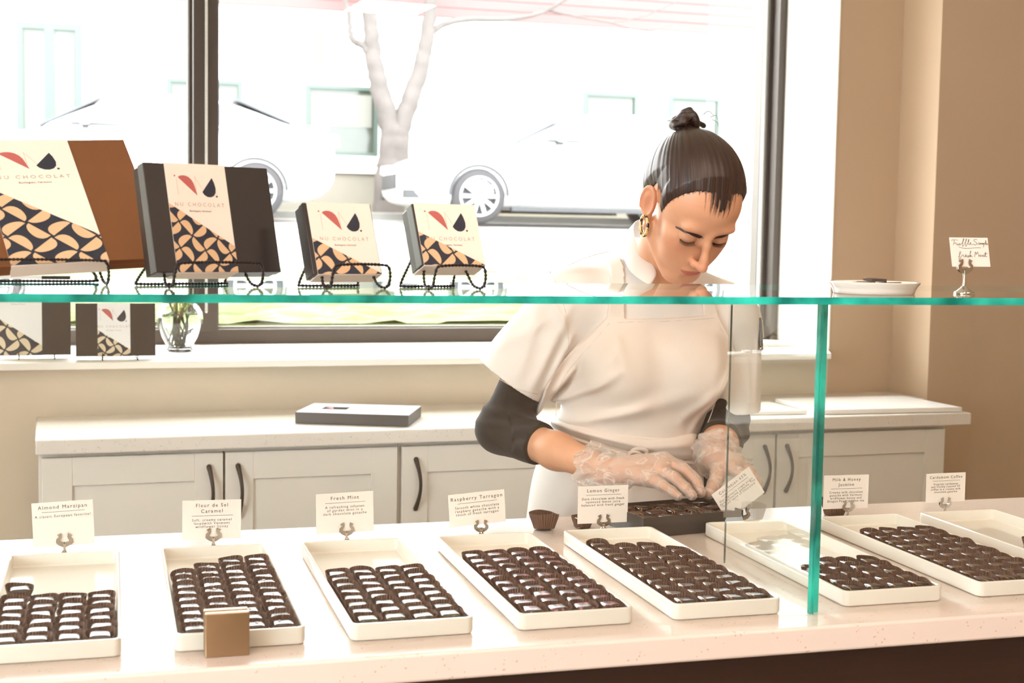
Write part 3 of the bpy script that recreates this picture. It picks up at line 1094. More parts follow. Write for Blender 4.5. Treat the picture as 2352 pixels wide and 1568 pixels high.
def put_choc(i, x, y, z, rz, label, tilt=(0, 0), k=None, cat='chocolate', grp=None, big=1):
    o = bpy.data.objects.new('chocolate', choc_mesh[i])
    COL.objects.link(o)
    o.location = (x, y, z + .0014)
    o.rotation_euler = (tilt[0], tilt[1], rz)
    tag(o, label, cat, grp or 'chocolates on the %s tray' % FL[i])
    c = bpy.data.objects.new('paper_cup', cup_mesh[rngc.randrange(5) if k is None else k])
    COL.objects.link(c)
    c.parent = o
    c.location = (0, 0, -.0012)
    if rngc.random() < .5:
        c.scale = (-1, 1, 1)
    if big != 1:
        c.scale = (big, big, big * 1.08)
    if i == 1 and rngc.random() < .55:
        s = bpy.data.objects.new('salt_flake', salt_mesh)
        COL.objects.link(s)
        s.parent = o
        s.location = (rngc.uniform(-.005, .005), rngc.uniform(-.003, .004), .0172)
        s.rotation_euler = (0, 0, rngc.uniform(0, 6))
    return o


for i in range(8):
    for c in range(4):
        for r in range(LAY[i][c]):
            x = tray_x[i] + .0072 + .0183 + c * .0366 + rngc.uniform(-.0008, .0008)
            y = tray_y[i] + .0085 + .0175 + r * PIT[i] + rngc.uniform(-.0012, .0012) + (c % 2) * .002
            if i == 7 and r < 5:
                pass
            if x > 1.75:
                continue
            lab = '%s chocolate in fluted cup, %s tray, %s row, %s' % (LOOK[i], FL[i], ROWN[r], COLN[c])
            put_choc(i, x, y, CT + .0046, rngc.uniform(-.07, .07), lab, (rngc.uniform(-.05, .07), rngc.uniform(-.05, .05)))
# strays
p = at(45, 1368, z=CT + .018)
put_choc(0, p.x, p.y, CT + .0046 + .006, .1, 'single chocolate in a round cup standing behind the rows on the left-edge tray', (.02, 0), 2)
p = at(1250, 1214, z=CT + .002)
put_choc(1, p.x, p.y, CT + .002, .2, 'chocolate in a wide fluted cup on the bare counter behind the raspberry tray', (-.16, .05), 1, grp='loose chocolates on the counter', big=1.32)
p = at(1337, 1212, z=CT)
put_choc(6, p.x, p.y, CT + .0006, .1, 'streaked chocolate partly hidden under the Lemon Ginger card', (0, 0), 3, grp='loose chocolates on the counter')
p = at(1915, 1183, z=CT)
put_choc(4, p.x, p.y, CT + .0006, .1, 'chocolate in fluted cup beneath the Milk & Honey Jasmine card', (0, 0), 0, grp='loose chocolates on the counter', big=1.3)

# ------------------------------------------------------------------ name cards in their clips
M_card = mat('cream_card_stock', '#f0e7df', rough=.6, var=.01)
M_ink = mat('dark_ink', '#3c3433', rough=.6)
M_chrome = mat('polished_steel', '#c9c2b8', rough=.12, metal=1.0, var=.03)


def clip_holder(x, y, z, h, label, rz=0.0, base_r=.013):
    """steel menu holder: bell foot, stem, harp-shaped clip"""
    e = empty('card_holder', (x, y, z), rz, label, 'card holder', 'steel card holders')
    k = base_r / .0155
    MB().lathe([(.0155 * k, 0), (.0158 * k, .0012), (.0150 * k, .0030), (.0105 * k, .0048), (.0098 * k, .0062), (.0070 * k, .0078), (.0045 * k, .0105), (.0030 * k, .0120)], 32).build('foot', M_chrome, e, smooth=50)
    top = h - .0165
    MB().lathe([(.0027, .011 * min(1, top / .016)), (.0022, (.011 + top) / 2), (.0030, top - .001), (.0034, top + .0015)], 16).build('stem', M_chrome, e, smooth=50)
    for s in (-1, 1):
        pr = []
        for (a, b, wd) in [(0, .0, .0040), (.0028, .0004, .0036), (.0062, .0018, .0030), (.0088, .0046, .0028), (.0086, .0078, .0024), (.0064, .0104, .0019), (.0056, .0126, .0018), (.0064, .0150, .0024), (.0072, .0170, .0030)]:
            pr.append((s * a * 1.12, b, wd * 2.1))
        for yy in (-.0014, .0018):
            rg = []
            for j, (a, b, wd) in enumerate(pr):
                q = pr[min(j + 1, len(pr) - 1)]; q0 = pr[max(j - 1, 0)]
                tx, tz = q[0] - q0[0], q[1] - q0[1]; L = math.hypot(tx, tz) or 1
                nx, nz = -tz / L * wd * .5, tx / L * wd * .5
                rg.append([(a + nx, yy - .0006, top + b + nz), (a - nx, yy - .0006, top + b - nz), (a - nx, yy + .0006, top + b - nz), (a + nx, yy + .0006, top + b + nz)])
            MB().rings(rg).build('clip_arm', M_chrome, e, smooth=50)
    return e


def name_card(tl, tr, bl_, y, head, rows, label, hs=1.0):
    'card drawn in its own frame'
    a, b, c = at(*tl, y=y), at(*tr, y=y), at(*bl_, y=y)
    w = (b - a).length
    h = (c - a).length
    ux = (b - a).normalized()
    n = Vector((0, -1, 0))
    uz = n.cross(ux) * -1
    if uz.z < 0:
        uz = -uz
    c0 = (a + b) / 2 - uz * h / 2
    Mx = Matrix(((ux.x, 0, uz.x, c0.x), (ux.y, 1, uz.y, c0.y), (ux.z, 0, uz.z, c0.z), (0, 0, 0, 1)))
    o = MB().box(-w / 2, w / 2, -.0002, .0002, -h / 2, h / 2).build('name_card', M_card, wm=Mx)
    tag(o, label, 'card', 'name cards behind the chocolate trays')
    T = Matrix.Rotation(PI / 2, 4, 'X')
    s = w * .088 * hs
    zt = h / 2 - s * 1.35
    for hl in head:
        text_obj('heading', hl, s, M_ink, o, Matrix.Translation((0, -.0003, zt)) @ T, space=1.28)
        zt -= s * 1.15
    zr = zt + s * .55
    MB().box(-w * .34, w * .36, -.0005, -.0002, zr - .00022, zr + .00022).build('rule_line', M_ink, o)
    s2 = w * .062
    zt = zr - s2 * 1.5
    if rows:
        text_obj('description', '\n'.join(rows), s2, M_ink, o, Matrix.Translation((0, -.0003, zt)) @ T, space=1.26, line=.95)
    return o


YC = 2.24
cards = [((72, 1156), (213, 1146), (78, 1258), ['Almond Marzipan'], ['A classic European favorite!'], (148, 1240), 'cream card reading Almond Marzipan, leftmost of the name cards'),
         ((419, 1150), (554, 1146), (420, 1240), ['Fleur de Sel', 'Caramel'], ['Soft, creamy caramel', 'lacedwith Vermont', 'wildflower honey'], (490, 1228), 'cream card reading Fleur de Sel Caramel, behind the caramel tray'),
         ((725, 1135), (857, 1127), (729, 1227), ['Fresh Mint'], ['A refreshing infusion', 'of garden mint in a', 'dark chocolate ganache'], (796, 1215), 'cream printed card reading Fresh Mint, behind the half-filled tray'),
         ((1029, 1137), (1158, 1123), (1038, 1211), ['Raspberry Tarragon'], ['Smooth white chocolate', 'raspbery ganache with a', 'touch of fresh tarragon'], (1105, 1208), 'tilted cream card reading Raspberry Tarragon'),
         ((1328, 1117), (1443, 1113), (1325, 1203), ['Lemon Ginger'], ['Dark chocolate with fresh', 'squeezed lemon juice', 'balanced with fresh ginger'], (1386, 1195), 'cream card reading Lemon Ginger, left of the open black box'),
         ((1634, 1136), (1720, 1071), (1670, 1196), ['Colombian 65%'], ['Our signature single origin', 'dark chocolate ganache. The', "'Naked' taste of Chocolate'"], (1708, 1180), 'steeply tilted cream card reading Colombian 65%, before the open black box'),
         ((1893, 1092), (1996, 1089), (1893, 1169), ['Milk & Honey', 'Jasmine'], ['Creamy milk chocolate', 'ganache with Vermont', 'wildflower honey and', 'Dragon Pearl Jasmine tea'], (1948, 1162), 'cream card reading Milk & Honey Jasmine, right of the glass divider'),
         ((2128, 1088), (2218, 1084), (2124, 1155), ['Cardamom Coffee'], ['Fragrant cardamom', 'and freshly roasted VT', 'coffee in a creamy milk', 'chocolate ganache'], (2171, 1155), 'cream card reading Cardamom Coffee, rightmost of the name cards')]
for tl, tr, bl_, hd, rows, cp, lab in cards:
    name_card(tl, tr, bl_, YC, hd, rows, lab)
    q = at(*cp, y=YC)
    clip_holder(q.x, YC, CT + .0002, q.z + .0095 - CT, 'small steel holder clipping the %s card' % hd[0], base_r=.012)

# ------------------------------------------------------------------ on the glass shelf at the right: sample plate and handwritten card
M_plate = mat('white_glazed_plate', '#f2eae0', rough=.08, coat=.5, var=.01)
pc = at(2051, 678, z=SZ)
pr_ = (at(2162, 652, z=SZ + .017) - at(1941, 652, z=SZ + .017)).length / 2
pr_ = .0625
pc = Vector((pc.x, pc.y + .052, SZ))
o = MB().lathe([(.030, 0), (.0555, 0), (.0575, .0012), (.0580, .005), (.0605, .0100), (.0645, .0150), (.0652, .0168), (.0640, .0176), (.0615, .0168), (.0575, .0125), (.052, .0105), (.01, .0100)], 64, cap0=True).build('sample_plate', M_plate, smooth=60, loc=pc)
tag(o, 'small round white plate of chocolate shards on the glass shelf at right', 'plate')
M_shard = mat('dark_chocolate_shard', '#2e1a14', rough=.22, coat=.4, var=.1, vscale=40)
for i, (dx, dy, dz, w, l, a, tl) in enumerate([(-.024, -.008, .0125, .034, .022, .2, .03), (.024, -.005, .0125, .038, .020, -.1, -.04), (.000, .022, .0125, .030, .022, .6, .02), (.001, -.002, .0178, .036, .024, .35, .05), (-.004, -.030, .0125, .026, .014, 0.0, 0.0)]):
    m = MB().prism([(-w / 2, -l * .4), (w * .3, -l / 2), (w / 2, l * .1), (w * .2, l / 2), (-w * .4, l * .45)], 0, .0045)
    s = m.build('chocolate_shard', M_shard, bevel=.0006, loc=pc + Vector((dx, dy, dz)), rot=(tl, tl * .5, a))
    tag(s, ['dark chocolate shard at the left on the sample plate', 'dark chocolate shard at the right on the sample plate', 'dark chocolate shard at the back of the sample plate',
            'dark chocolate shard lying on top of the others on the plate', 'small dark chocolate shard at the front of the sample plate'][i], 'chocolate shard', 'shards on the sample plate')
hb = at(2225, 676, z=SZ)
hb.y += .012
clip_holder(hb.x, hb.y, SZ + .0002, .050, 'steel holder with bell foot on the glass shelf, clipping the handwritten card', base_r=.0148)
yc = hb.y + .0002
a, b, c = at(2180, 545, y=yc), at(2268, 546, y=yc), at(2187, 612, y=yc)
w, h = (b - a).length, (c - a).length
ux = (b - a).normalized(); uz = (a - c).normalized(); nn = ux.cross(uz).normalized(); uz = nn.cross(ux) * 1
uz = (a - c).normalized()
c0 = (b + c) / 2
Mx = Matrix(((ux.x, 0, uz.x, c0.x), (ux.y, 1, uz.y, c0.y), (ux.z, 0, uz.z, c0.z), (0, 0, 0, 1)))
hc = empty('handwritten_card', c0, 0, 'small cream handwritten card reading Truffle Sample Fresh Mint on the glass shelf', 'card')


def in_card(o):
    o.data.transform(Matrix(((ux.x, 0, uz.x, 0), (ux.y, 1, uz.y, 0), (ux.z, 0, uz.z, 0), (0, 0, 0, 1))))
    o.parent = hc
    return o


in_card(MB().box(-w / 2, w / 2, -.0002, .0002, -h / 2, h / 2).build('card_sheet', M_card))
# handwriting as pen strokes, coordinates in a 100 x 78 card (x right, y up from the middle)
ST = {
 'Truffle_Sample_writing': [
  [(-46, 31), (-40, 33), (-28, 32)], [(-38, 32), (-39, 25), (-42, 19)],
  [(-38, 22), (-35, 25), (-34, 24), (-33, 20), (-30, 19), (-29, 24), (-29, 20), (-26, 19), (-24, 24), (-24, 20), (-20, 22)],
  [(-20, 22), (-14, 31), (-12, 35), (-14, 36), (-16, 28), (-18, 17), (-16, 16), (-13, 22), (-8, 29), (-5, 34), (-7, 35), (-9, 27), (-10, 17), (-8, 16), (-6, 21), (-1, 28), (1, 33), (0, 34), (-3, 24), (-1, 20), (2, 22), (5, 24), (4, 26), (2, 24), (4, 20), (9, 21)],
  [(22, 33), (17, 35), (13, 31), (18, 27), (20, 23), (16, 19), (11, 22)],
  [(28, 25), (24, 25), (23, 21), (27, 21), (28, 25), (29, 21), (31, 25), (33, 21), (34, 25), (36, 21), (37, 25), (38, 20), (36, 13), (38, 20), (40, 25), (42, 22), (41, 20), (44, 30), (45, 32), (44, 22), (46, 21), (48, 24), (46, 24), (47, 20), (49, 21)]],
 'underline_stroke': [[(-28, 14), (-18, 11), (-5, 10), (15, 12), (30, 12)]],
 'fresh_Mint_writing': [
  [(-32, -14), (-25, -3), (-24, 1), (-27, 0), (-29, -12), (-31, -24), (-29, -25), (-26, -14), (-21, -9), (-20, -7), (-17, -9), (-17, -13), (-12, -11), (-10, -8), (-12, -7), (-13, -12), (-9, -12), (-5, -8), (-5, -12), (-8, -13), (-3, -12), (2, 1), (1, 2), (-1, -13), (2, -8), (3, -12), (6, -11)],
  [(11, -13), (14, 1), (16, -6), (20, 1), (22, -12)], [(22, -12), (26, -7), (26, -12), (30, -8), (31, -12), (34, -7), (35, -12), (38, -8), (41, 1), (39, -11), (44, -11)], [(36, -4), (46, -3)]],
}
for nm, strokes in ST.items():
    m = MB()
    for s in strokes:
        m.tube(spline([(x / 100 * w, -.0004, y / 78 * h) for x, y in s], 5), .00028, 5)
    in_card(m.build(nm, M_ink))

# ------------------------------------------------------------------ open black box being filled
fl, frr = at(1478, 1190, z=CT + .035), at(1768, 1163, z=CT + .035)
ux = frr - fl; ux.z = 0
bw = .205
ux = Vector((math.cos(R_(9)), math.sin(R_(9)), 0))
uy = Vector((-ux.y, ux.x, 0))
bd, bh = .130, .035
Mx = Matrix(((ux.x, uy.x, 0, fl.x), (ux.y, uy.y, 0, fl.y), (0, 0, 1, CT + .0003), (0, 0, 0, 1)))
bx = empty('open_box', wm=Mx, label='open black card box being filled with chocolates by the person', cat='box')
m = MB()
th = .002
m.box(0, bw, 0, bd, 0, th).box(0, bw, 0, th, th, bh).box(0, bw, bd - th, bd, th, bh).box(0, th, th, bd - th, th, bh).box(bw - th, bw, th, bd - th, th, bh)
m.build('box_tray', M_blackcard, bx, bevel=.0006)
MB().box(th + .0005, bw - th - .0005, th + .0005, bd - th - .0005, th, .012).build('inner_liner', M_cream, bx)
M_pink = mat('pink_icing', '#d99a9c', rough=.5)
M_green = mat('green_dusting', '#5e6b2e', rough=.5)
M_gold = mat('golden_nut', '#b98a4a', rough=.5)
n = 0
COL6 = ['far left', 'second', 'third', 'fourth', 'far right']
for r in range(3):
    for c in range(5):
        x, y = .0225 + c * .040, .0235 + r * .0415
        wp = Mx @ Vector((x, y, .0125))
        i = (4, 6, 0)[(r + c) % 3]
        o = put_choc(i, wp.x, wp.y, wp.z, R_(9) + rngc.uniform(-.1, .1), 'chocolate in the open black box, %s row, %s in its row' % (('front', 'middle', 'back')[r], COL6[c]),
                     (rngc.uniform(-.08, .08), rngc.uniform(-.08, .08)), grp='chocolates in the open black box')
        for ch_ in [k for k in COL.objects if k.parent == o]:
            ch_.scale = (1.12 * ch_.scale[0], 1.14, .80)
        if (r, c) in ((0, 1), (1, 3)):
            f = MB()
            for k in range(5):
                a = 2 * PI * k / 5
                f.ball((.0045 * math.cos(a), .0045 * math.sin(a), .0133), .0024, 8, 5, s=(1, 1, .35))
            f.build('icing_flower', M_pink, o, smooth=60)
        elif (r, c) in ((1, 1), (1, 0)):
            MB().lathe([(.008, .0128), (.0075, .0134), (.002, .0137)], 16, sx=1, sy=.8).build('green_topping', M_green, o, smooth=60)
        elif (r, c) in ((2, 4), (1, 4), (0, 2)):
            MB().ball((0, 0, .0135), .004, 10, 6, s=(1, .8, .5)).build('nut_topping', M_gold, o, smooth=60)
# ------------------------------------------------------------------ outside the window
M_lawn = mat('lawn_green', '#5c6838', rough=.9, var=.35, vscale=9, bump=.4, bscale=40)
M_patch = mat('dry_yellow_grass', '#55503a', rough=.9, var=.25, vscale=8)
M_road = mat('pale_asphalt', '#8b8a86', rough=.9, var=.06, vscale=3)
M_kerb = mat('kerb_concrete', '#777672', rough=.9)
M_siding = mat('white_siding', '#f3f1ec', rough=.6, var=.015)
M_redsid = mat('red_painted_siding', '#624341', rough=.7, var=.03)
M_gframe = mat('green_window_frame', '#3a4a42', rough=.5)
M_blind = mat('pale_blind', '#66665f', rough=.7, var=.05, vscale=3)
M_darkroom = mat('dark_window_glass', '#3a4038', rough=.15, var=.3, vscale=2)
M_found = mat('beige_foundation', '#6f6b61', rough=.8)
M_yellow = mat('yellow_banner', '#6c6b48', rough=.6)
M_bark = mat('pale_grey_bark', '#494441', rough=.9, var=.30, vscale=6, bump=.6, bscale=14)


def zg(y):
    """height of the rising ground outside"""
    return 1.09 + (y - 4.9) * .0386


def ground(name, x0, x1, y0, y1, m, kind, dz=0.0, nx=2, ny=2, amp=0.0, seed=1):
    r = random.Random(seed)
    mb = MB()
    vs, fs = [], []
    for j in range(ny + 1):
        for i in range(nx + 1):
            x, y = x0 + (x1 - x0) * i / nx, y0 + (y1 - y0) * j / ny
            vs.append((x, y, zg(y) + dz + r.uniform(-amp, amp)))
    for j in range(ny):
        for i in range(nx):
            a = j * (nx + 1) + i
            fs.append((a, a + 1, a + nx + 2, a + nx + 1))
    mb.add(vs, fs)
    k = len(vs)
    mb.add([(x0, y0, zg(y0) - .5), (x1, y0, zg(y0) - .5), (x1, y1, zg(y1) - .5), (x0, y1, zg(y1) - .5), (x0, y0, zg(y0) + dz), (x1, y0, zg(y0) + dz), (x1, y1, zg(y1) + dz), (x0, y1, zg(y1) + dz)],
           [(0, 1, 5, 4), (1, 2, 6, 5), (2, 3, 7, 6), (3, 0, 4, 7), (0, 3, 2, 1)])
    o = mb.build(name, m)
    return tag(o, kind=kind)


o = ground('lawn', -8, 14, 5.0, 8.0, M_lawn, 'stuff', nx=220, ny=60, amp=.014)
o['label'] = 'sunlit green lawn strip just outside the shop window'
o['category'] = 'lawn'
ground('ground_pavement', -9, 20, 8.0, 9.6, M_road, 'structure', dz=.01)
ground('ground_street', -14, 26, 9.6, 18.35, M_road, 'structure', dz=-.01)
ground('ground_kerb', -14, 26, 18.35, 18.55, M_kerb, 'structure', dz=.09)
o = ground('grass_verge', -14, 26, 18.55, 19.5, M_patch, 'stuff', dz=.08, nx=120, ny=8, amp=.012, seed=3)
o['label'] = 'dry yellowish grass verge between kerb and building'
o['category'] = 'grass'

# building across the street
b = empty('building', (5, 19.5, zg(19.5)), 0, 'white sided building with green framed windows across the street, red band above', 'building')
G0 = zg(19.5)


def bput(o):
    return adopt(o, b)


bput(MB().box(-16, 24, 19.56, 25, G0 - .3, 2.27).build('foundation', M_found))
wall = MB()
wall.box(-16, 24, 19.5, 25, 2.27, 4.5)
for k in range(17):
    z = 2.30 + k * .128
    wall.box(-16, 24, 19.49, 19.5, z, z + .118)
bput(wall.build('wall', M_siding))
rs = MB()
for k in range(9):
    z = 4.5 + k * .14
    rs.box(-.4, 24, 19.44 + .0, 19.56, z, z + .132)
rs.box(-.4, 24, 19.47, 19.56, 4.5, 5.76)
bput(rs.build('red_upper_siding', M_redsid))
bput(MB().box(-16, -.4, 19.5, 25, 4.5, 7).build('upper_wall', M_siding))
bput(MB().box(-.4, 24, 19.56, 25, 4.5, 7).build('upper_wall', M_siding))
for (x0, x1, z0, z1, kind) in [(-1.18, -.35, 2.45, 4.11, 'double'), (.73, 1.74, 2.55, 3.47, 'single'), (2.60, 3.62, 2.50, 3.47, 'half'), (6.67, 7.52, 2.5, 3.55, 'single'), (8.02, 8.86, 2.5, 3.56, 'dark'), (11.3, 12.2, 2.5, 3.5, 'single')]:
    f = MB()
    t = .055 if kind != 'double' else .085
    f.box(x0, x1, 19.43, 19.50, z0, z0 + t).box(x0, x1, 19.43, 19.50, z1 - t, z1).box(x0, x0 + t, 19.43, 19.50, z0 + t, z1 - t).box(x1 - t, x1, 19.43, 19.50, z0 + t, z1 - t)
    if kind == 'double':
        c = (x0 + x1) / 2
        f.box(c - .06, c + .06, 19.43, 19.50, z0 + t, z1 - t)
    w = bput(f.build('window_frame', M_gframe))
    g = MB().box(x0 + t, x1 - t, 19.470, 19.488, z0 + t, z1 - t).build('pane', M_darkroom)
    g.parent = w
    if kind != 'dark':
        zb_ = z0 + t if kind != 'half' else z0 + (z1 - z0) * .42
        g = MB().box(x0 + t + .03, x1 - t - .03, 19.462, 19.469, zb_, z1 - t - .06).build('blind', M_blind)
        g.parent = w
    s = MB().box(x0 - .08, x1 + .08, 19.42, 19.5, z0 - .10, z0 - .0).build('window_ledge', M_siding)
    s.parent = w
tag(MB().box(1.53, 2.87, 19.46, 19.489, 3.78, 4.2).build('banner', M_yellow), 'faint pale yellow banner on the white building across the street', 'banner')

# street tree
tr = empty('street_tree', (3.58, 19.0, zg(19.0) + .08), 0, 'bare pale-barked tree with a forked trunk behind the parked cars', 'tree')
rt = random.Random(4)


def limb(pts, r0, r1, n=6):
    p = spline(pts, n)
    N = len(p)
    q = [v + Vector((rt.uniform(-.012, .012), rt.uniform(-.012, .012), 0)) for v in p]
    return MB().tube(q, [r0 + (r1 - r0) * i / (N - 1) for i in range(N)], 12)


TZ = zg(19.0)
adopt(limb([(3.70, 19, TZ + .0), (3.72, 19, TZ + .5), (3.76, 19, TZ + .85), (3.78, 19, 2.86)], .23, .20).build('trunk', M_bark, smooth=70), tr)
adopt(limb([(3.78, 19, 2.70), (3.68, 19, 3.0), (3.55, 19, 3.45), (3.47, 19, 3.85), (3.42, 19, 4.3), (3.33, 19, 5.0), (3.2, 19.1, 6.0)], .155, .08).build('limb', M_bark, smooth=70), tr)
adopt(limb([(3.80, 19, 2.74), (3.95, 19, 3.15), (4.08, 19, 3.55), (4.18, 19, 3.95), (4.24, 19, 4.4), (4.28, 19, 5.0), (4.4, 19, 6.2)], .145, .075).build('limb', M_bark, smooth=70), tr)
adopt(limb([(3.47, 19, 3.80), (3.32, 19, 3.98), (3.17, 19, 4.06), (3.12, 19, 4.35), (3.0, 19, 5.0)], .06, .03).build('branch', M_bark, smooth=70), tr)
adopt(limb([(4.22, 19, 4.15), (4.45, 19, 4.33), (4.8, 19, 4.42), (5.3, 19, 4.45), (5.8, 19, 4.55), (6.2, 18.9, 4.78), (6.6, 18.9, 5.1)], .05, .02).build('branch', M_bark, smooth=70), tr)
adopt(limb([(5.9, 19, 4.62), (6.4, 19, 4.55), (6.9, 19, 4.50), (7.3, 19, 4.42), (7.8, 19, 4.40)], .022, .009).build('branch', M_bark, smooth=70), tr)
adopt(limb([(6.9, 19, 4.50), (7.4, 19, 4.62), (7.9, 19, 4.85)], .012, .007).build('branch', M_bark, smooth=70), tr)

# parked cars
M_carw = mat('white_car_paint', '#f2f3f4', rough=.15, coat=1.0, var=.01)
M_carglass = mat('car_window_glass', '#2f3337', rough=.05, coat=0.0, var=.2, vscale=2)
M_tyre = mat('black_tyre', '#2a292b', rough=.8)
M_rim = mat('silver_alloy', '#9a9c9e', rough=.4, metal=.2)
M_tail = mat('red_tail_lamp', '#702a30', rough=.2, coat=.6)
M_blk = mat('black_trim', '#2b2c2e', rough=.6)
M_head = mat('headlamp_glass', '#a9b2b8', rough=.1, coat=1)


def car():
    c = empty('car', (0, 0, 0), 0)
    CW = .92
    # body lower: stations from nose (x=0) to tail (x=4.8)
    st = [(0.0, .36, .62, .62), (.05, .26, .70, .72), (.25, .20, .80, .84), (.6, .19, .88, .90), (1.1, .19, .94, .92), (1.5, .19, .985, .925), (2.2, .18, 1.0, .93), (3.2, .18, 1.02, .93), (3.9, .19, 1.05, .92), (4.4, .21, 1.07, .88), (4.68, .27, 1.05, .80), (4.78, .40, .98, .74), (4.80, .55, .80, .70)]
    rg = []
    for x, zb_, zt, hw in st:
        h = zt - zb_
        pts = [(-hw * .78, zb_), (-hw * .97, zb_ + h * .12), (-hw, zb_ + h * .45), (-hw * .975, zb_ + h * .75), (-hw * .90, zb_ + h * .93), (-hw * .72, zt), (-hw * .35, zt + .02), (0, zt + .025)]
        pts = pts + [(-a, z) for a, z in pts[-2::-1]]
        rg.append([(x, a, z) for a, z in pts])
    MB().rings(rg, True, True, True).build('body_shell', M_carw, c, smooth=50, sub=1)
    gh = [(1.38, .96, .80, .96), (1.75, 1.16, .72, .97), (2.25, 1.39, .62, .98), (2.7, 1.455, .60, .99), (3.2, 1.45, .59, 1.0), (3.7, 1.36, .60, 1.02), (4.1, 1.20, .62, 1.04), (4.42, 1.08, .66, 1.05)]
    rg = []
    for x, zt, hw, zb_ in gh:
        h = zt - zb_ + .001
        rg.append([(x, -.86 + (0 if h > .05 else .05), zb_ - .06), (x, -.845 + .10 * h, zb_ + h * .3), (x, -hw - .06 * h, zb_ + h * .85), (x, -hw * .8, zt - .004), (x, 0, zt + .012), (x, hw * .8, zt - .004), (x, hw + .06 * h, zb_ + h * .85), (x, .845 - .10 * h, zb_ + h * .3), (x, .86 - (0 if h > .05 else .05), zb_ - .06)])
    MB().rings(rg, True, True, True).build('cabin', M_carw, c, smooth=60, sub=1)
    for s in (-1, 1):
        for nm, poly in (('front_side_window', [(1.78, 1.035), (2.62, 1.05), (2.60, 1.375), (2.30, 1.335), (2.0, 1.20)]),
                         ('rear_side_window', [(2.70, 1.05), (3.55, 1.075), (3.52, 1.32), (3.20, 1.375), (2.69, 1.385)]),
                         ('quarter_window', [(3.62, 1.08), (3.95, 1.10), (3.80, 1.20), (3.62, 1.29)])):
            m = MB()
            ring0, ring1 = [], []
            for x, z in poly:
                yy = .845 - (z - 1.0) * .50 + .03
                ring0.append((x, s * (yy - .05), z)); ring1.append((x, s * (yy + .002), z))
            m.rings([ring0, ring1])
            m.build(nm, M_carglass, c)
    # windscreens
    for nm, q in (('windscreen', [(1.45, 1.00), (2.18, 1.375)]), ('rear_window', [(3.62, 1.40), (4.28, 1.13)])):
        (xa, za), (xb, zb2) = q
        wa, wb = (.70, .58) if nm == 'windscreen' else (.56, .64)
        m = MB().rings([[(xa, -wa, za), (xa, wa, za), (xb, wb, zb2), (xb, -wb, zb2)], [(xa, -wa, za + .03), (xa, wa, za + .03), (xb, wb, zb2 + .03), (xb, -wb, zb2 + .03)]])
        m.build(nm, M_carglass, c)
    M_red_s = M_blk
    for s in (-1, 1):
        for x in (.93, 3.83):
            w = MB()
            prof = [(.20, -.10), (.30, -.105), (.335, -.07), (.335, .07), (.30, .105), (.20, .10)]
            T = Matrix.Translation((x, s * .83, .335)) @ Matrix.Rotation(PI / 2, 4, 'X')
            w.lathe(prof + prof[:1], 40, T, cap0=False, cap1=False)
            t = w.build('tyre', M_tyre, c, smooth=50)
            r = MB()
            r.lathe([(.222, -.108), (.244, -.112), (.244, .112), (.222, .108), (.222, -.108)], 40, T, cap0=False, cap1=False)
            for k in range(10):
                a = 2 * PI * k / 10
                R2 = T @ Matrix.Rotation(a, 4, 'Z')
                r.box(.03, .235, -.020, .020, -.118, .118, R2)
            r.lathe([(.06, -.13), (.06, .13)], 20, T)
            MB().lathe([(.235, -.06), (.235, .06)], 32, T).build('spoke_gap_shade', M_blk, t)  # dark disc added behind the spokes for the shade in their gaps
            r.build('wheel_rim', M_rim, t, smooth=50)
        # flat dark ring put in for the shadow gap round the tyre
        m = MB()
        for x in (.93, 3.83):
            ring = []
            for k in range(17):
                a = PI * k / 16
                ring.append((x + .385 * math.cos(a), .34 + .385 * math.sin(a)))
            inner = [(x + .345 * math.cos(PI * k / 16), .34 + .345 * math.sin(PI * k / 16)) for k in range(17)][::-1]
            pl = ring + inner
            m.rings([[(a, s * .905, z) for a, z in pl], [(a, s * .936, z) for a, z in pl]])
        m.build('wheel_arch_shadow', M_blk, c)
        MB().ball((1.95, s * 1.0, 1.08), .1, 16, 10, s=(.8, 1.0, .62)).build('wing_mirror', M_carw, c, smooth=70)
        MB().box(1.92, 1.99, s * .88 - .06, s * .88 + .06, .985, 1.03).build('mirror_foot', M_blk, c)
        MB().rings([[(4.50, s * .80, .86), (4.83, s * .62, .88), (4.80, s * .62, 1.02), (4.42, s * .84, 1.00)], [(4.50, s * .90, .86), (4.85, s * .70, .88), (4.83, s * .70, 1.02), (4.42, s * .895, 1.00)]]).build('tail_lamp', M_tail, c)
        MB().rings([[(.08, s * .60, .64), (.52, s * .80, .70), (.50, s * .80, .76), (.08, s * .60, .74)], [(.02, s * .70, .63), (.50, s * .905, .71), (.48, s * .895, .76), (.03, s * .70, .73)]]).build('headlamp', M_head, c)
        MB().box(.04, .26, s * .72 - .05, s * .72 + .08, .30, .40).build('air_intake', M_blk, c)
        MB().box(1.72, 3.98, s * .878 - .010, s * .878 + .010, 1.016, 1.036).build('window_belt_trim', M_blk, c)
        for xx in (2.66,):
            MB().box(xx - .004, xx + .004, s * .93 - .004, s * .93 + .004, .35, .98).build('door_seam', M_blk, c)
        MB().box(1.35, 3.35, s * .86 - .05, s * .86 + .05, .165, .215).build('side_skirt', M_blk, c)
    MB().box(-.012, .10, -.42, .42, .42, .60).build('grille', M_blk, c)
    MB().box(4.30, 4.72, -.66, .66, 1.06, 1.12).build('boot_lip', M_carw, c, bevel=.02)
    return c


car1 = car()
car1.location = (3.36, 17.25, zg(17.25) - .005)
tag(car1, 'white sedan parked behind the person, nose pointing left, one wheel visible', 'car', 'white cars parked across the street')
car2 = copy_tree(car1)
car2.location = (-2.22, 17.25, zg(17.25) - .005)
tag(car2, 'white sedan at the far left behind the gift boxes, red tail lamp showing', 'car', 'white cars parked across the street')
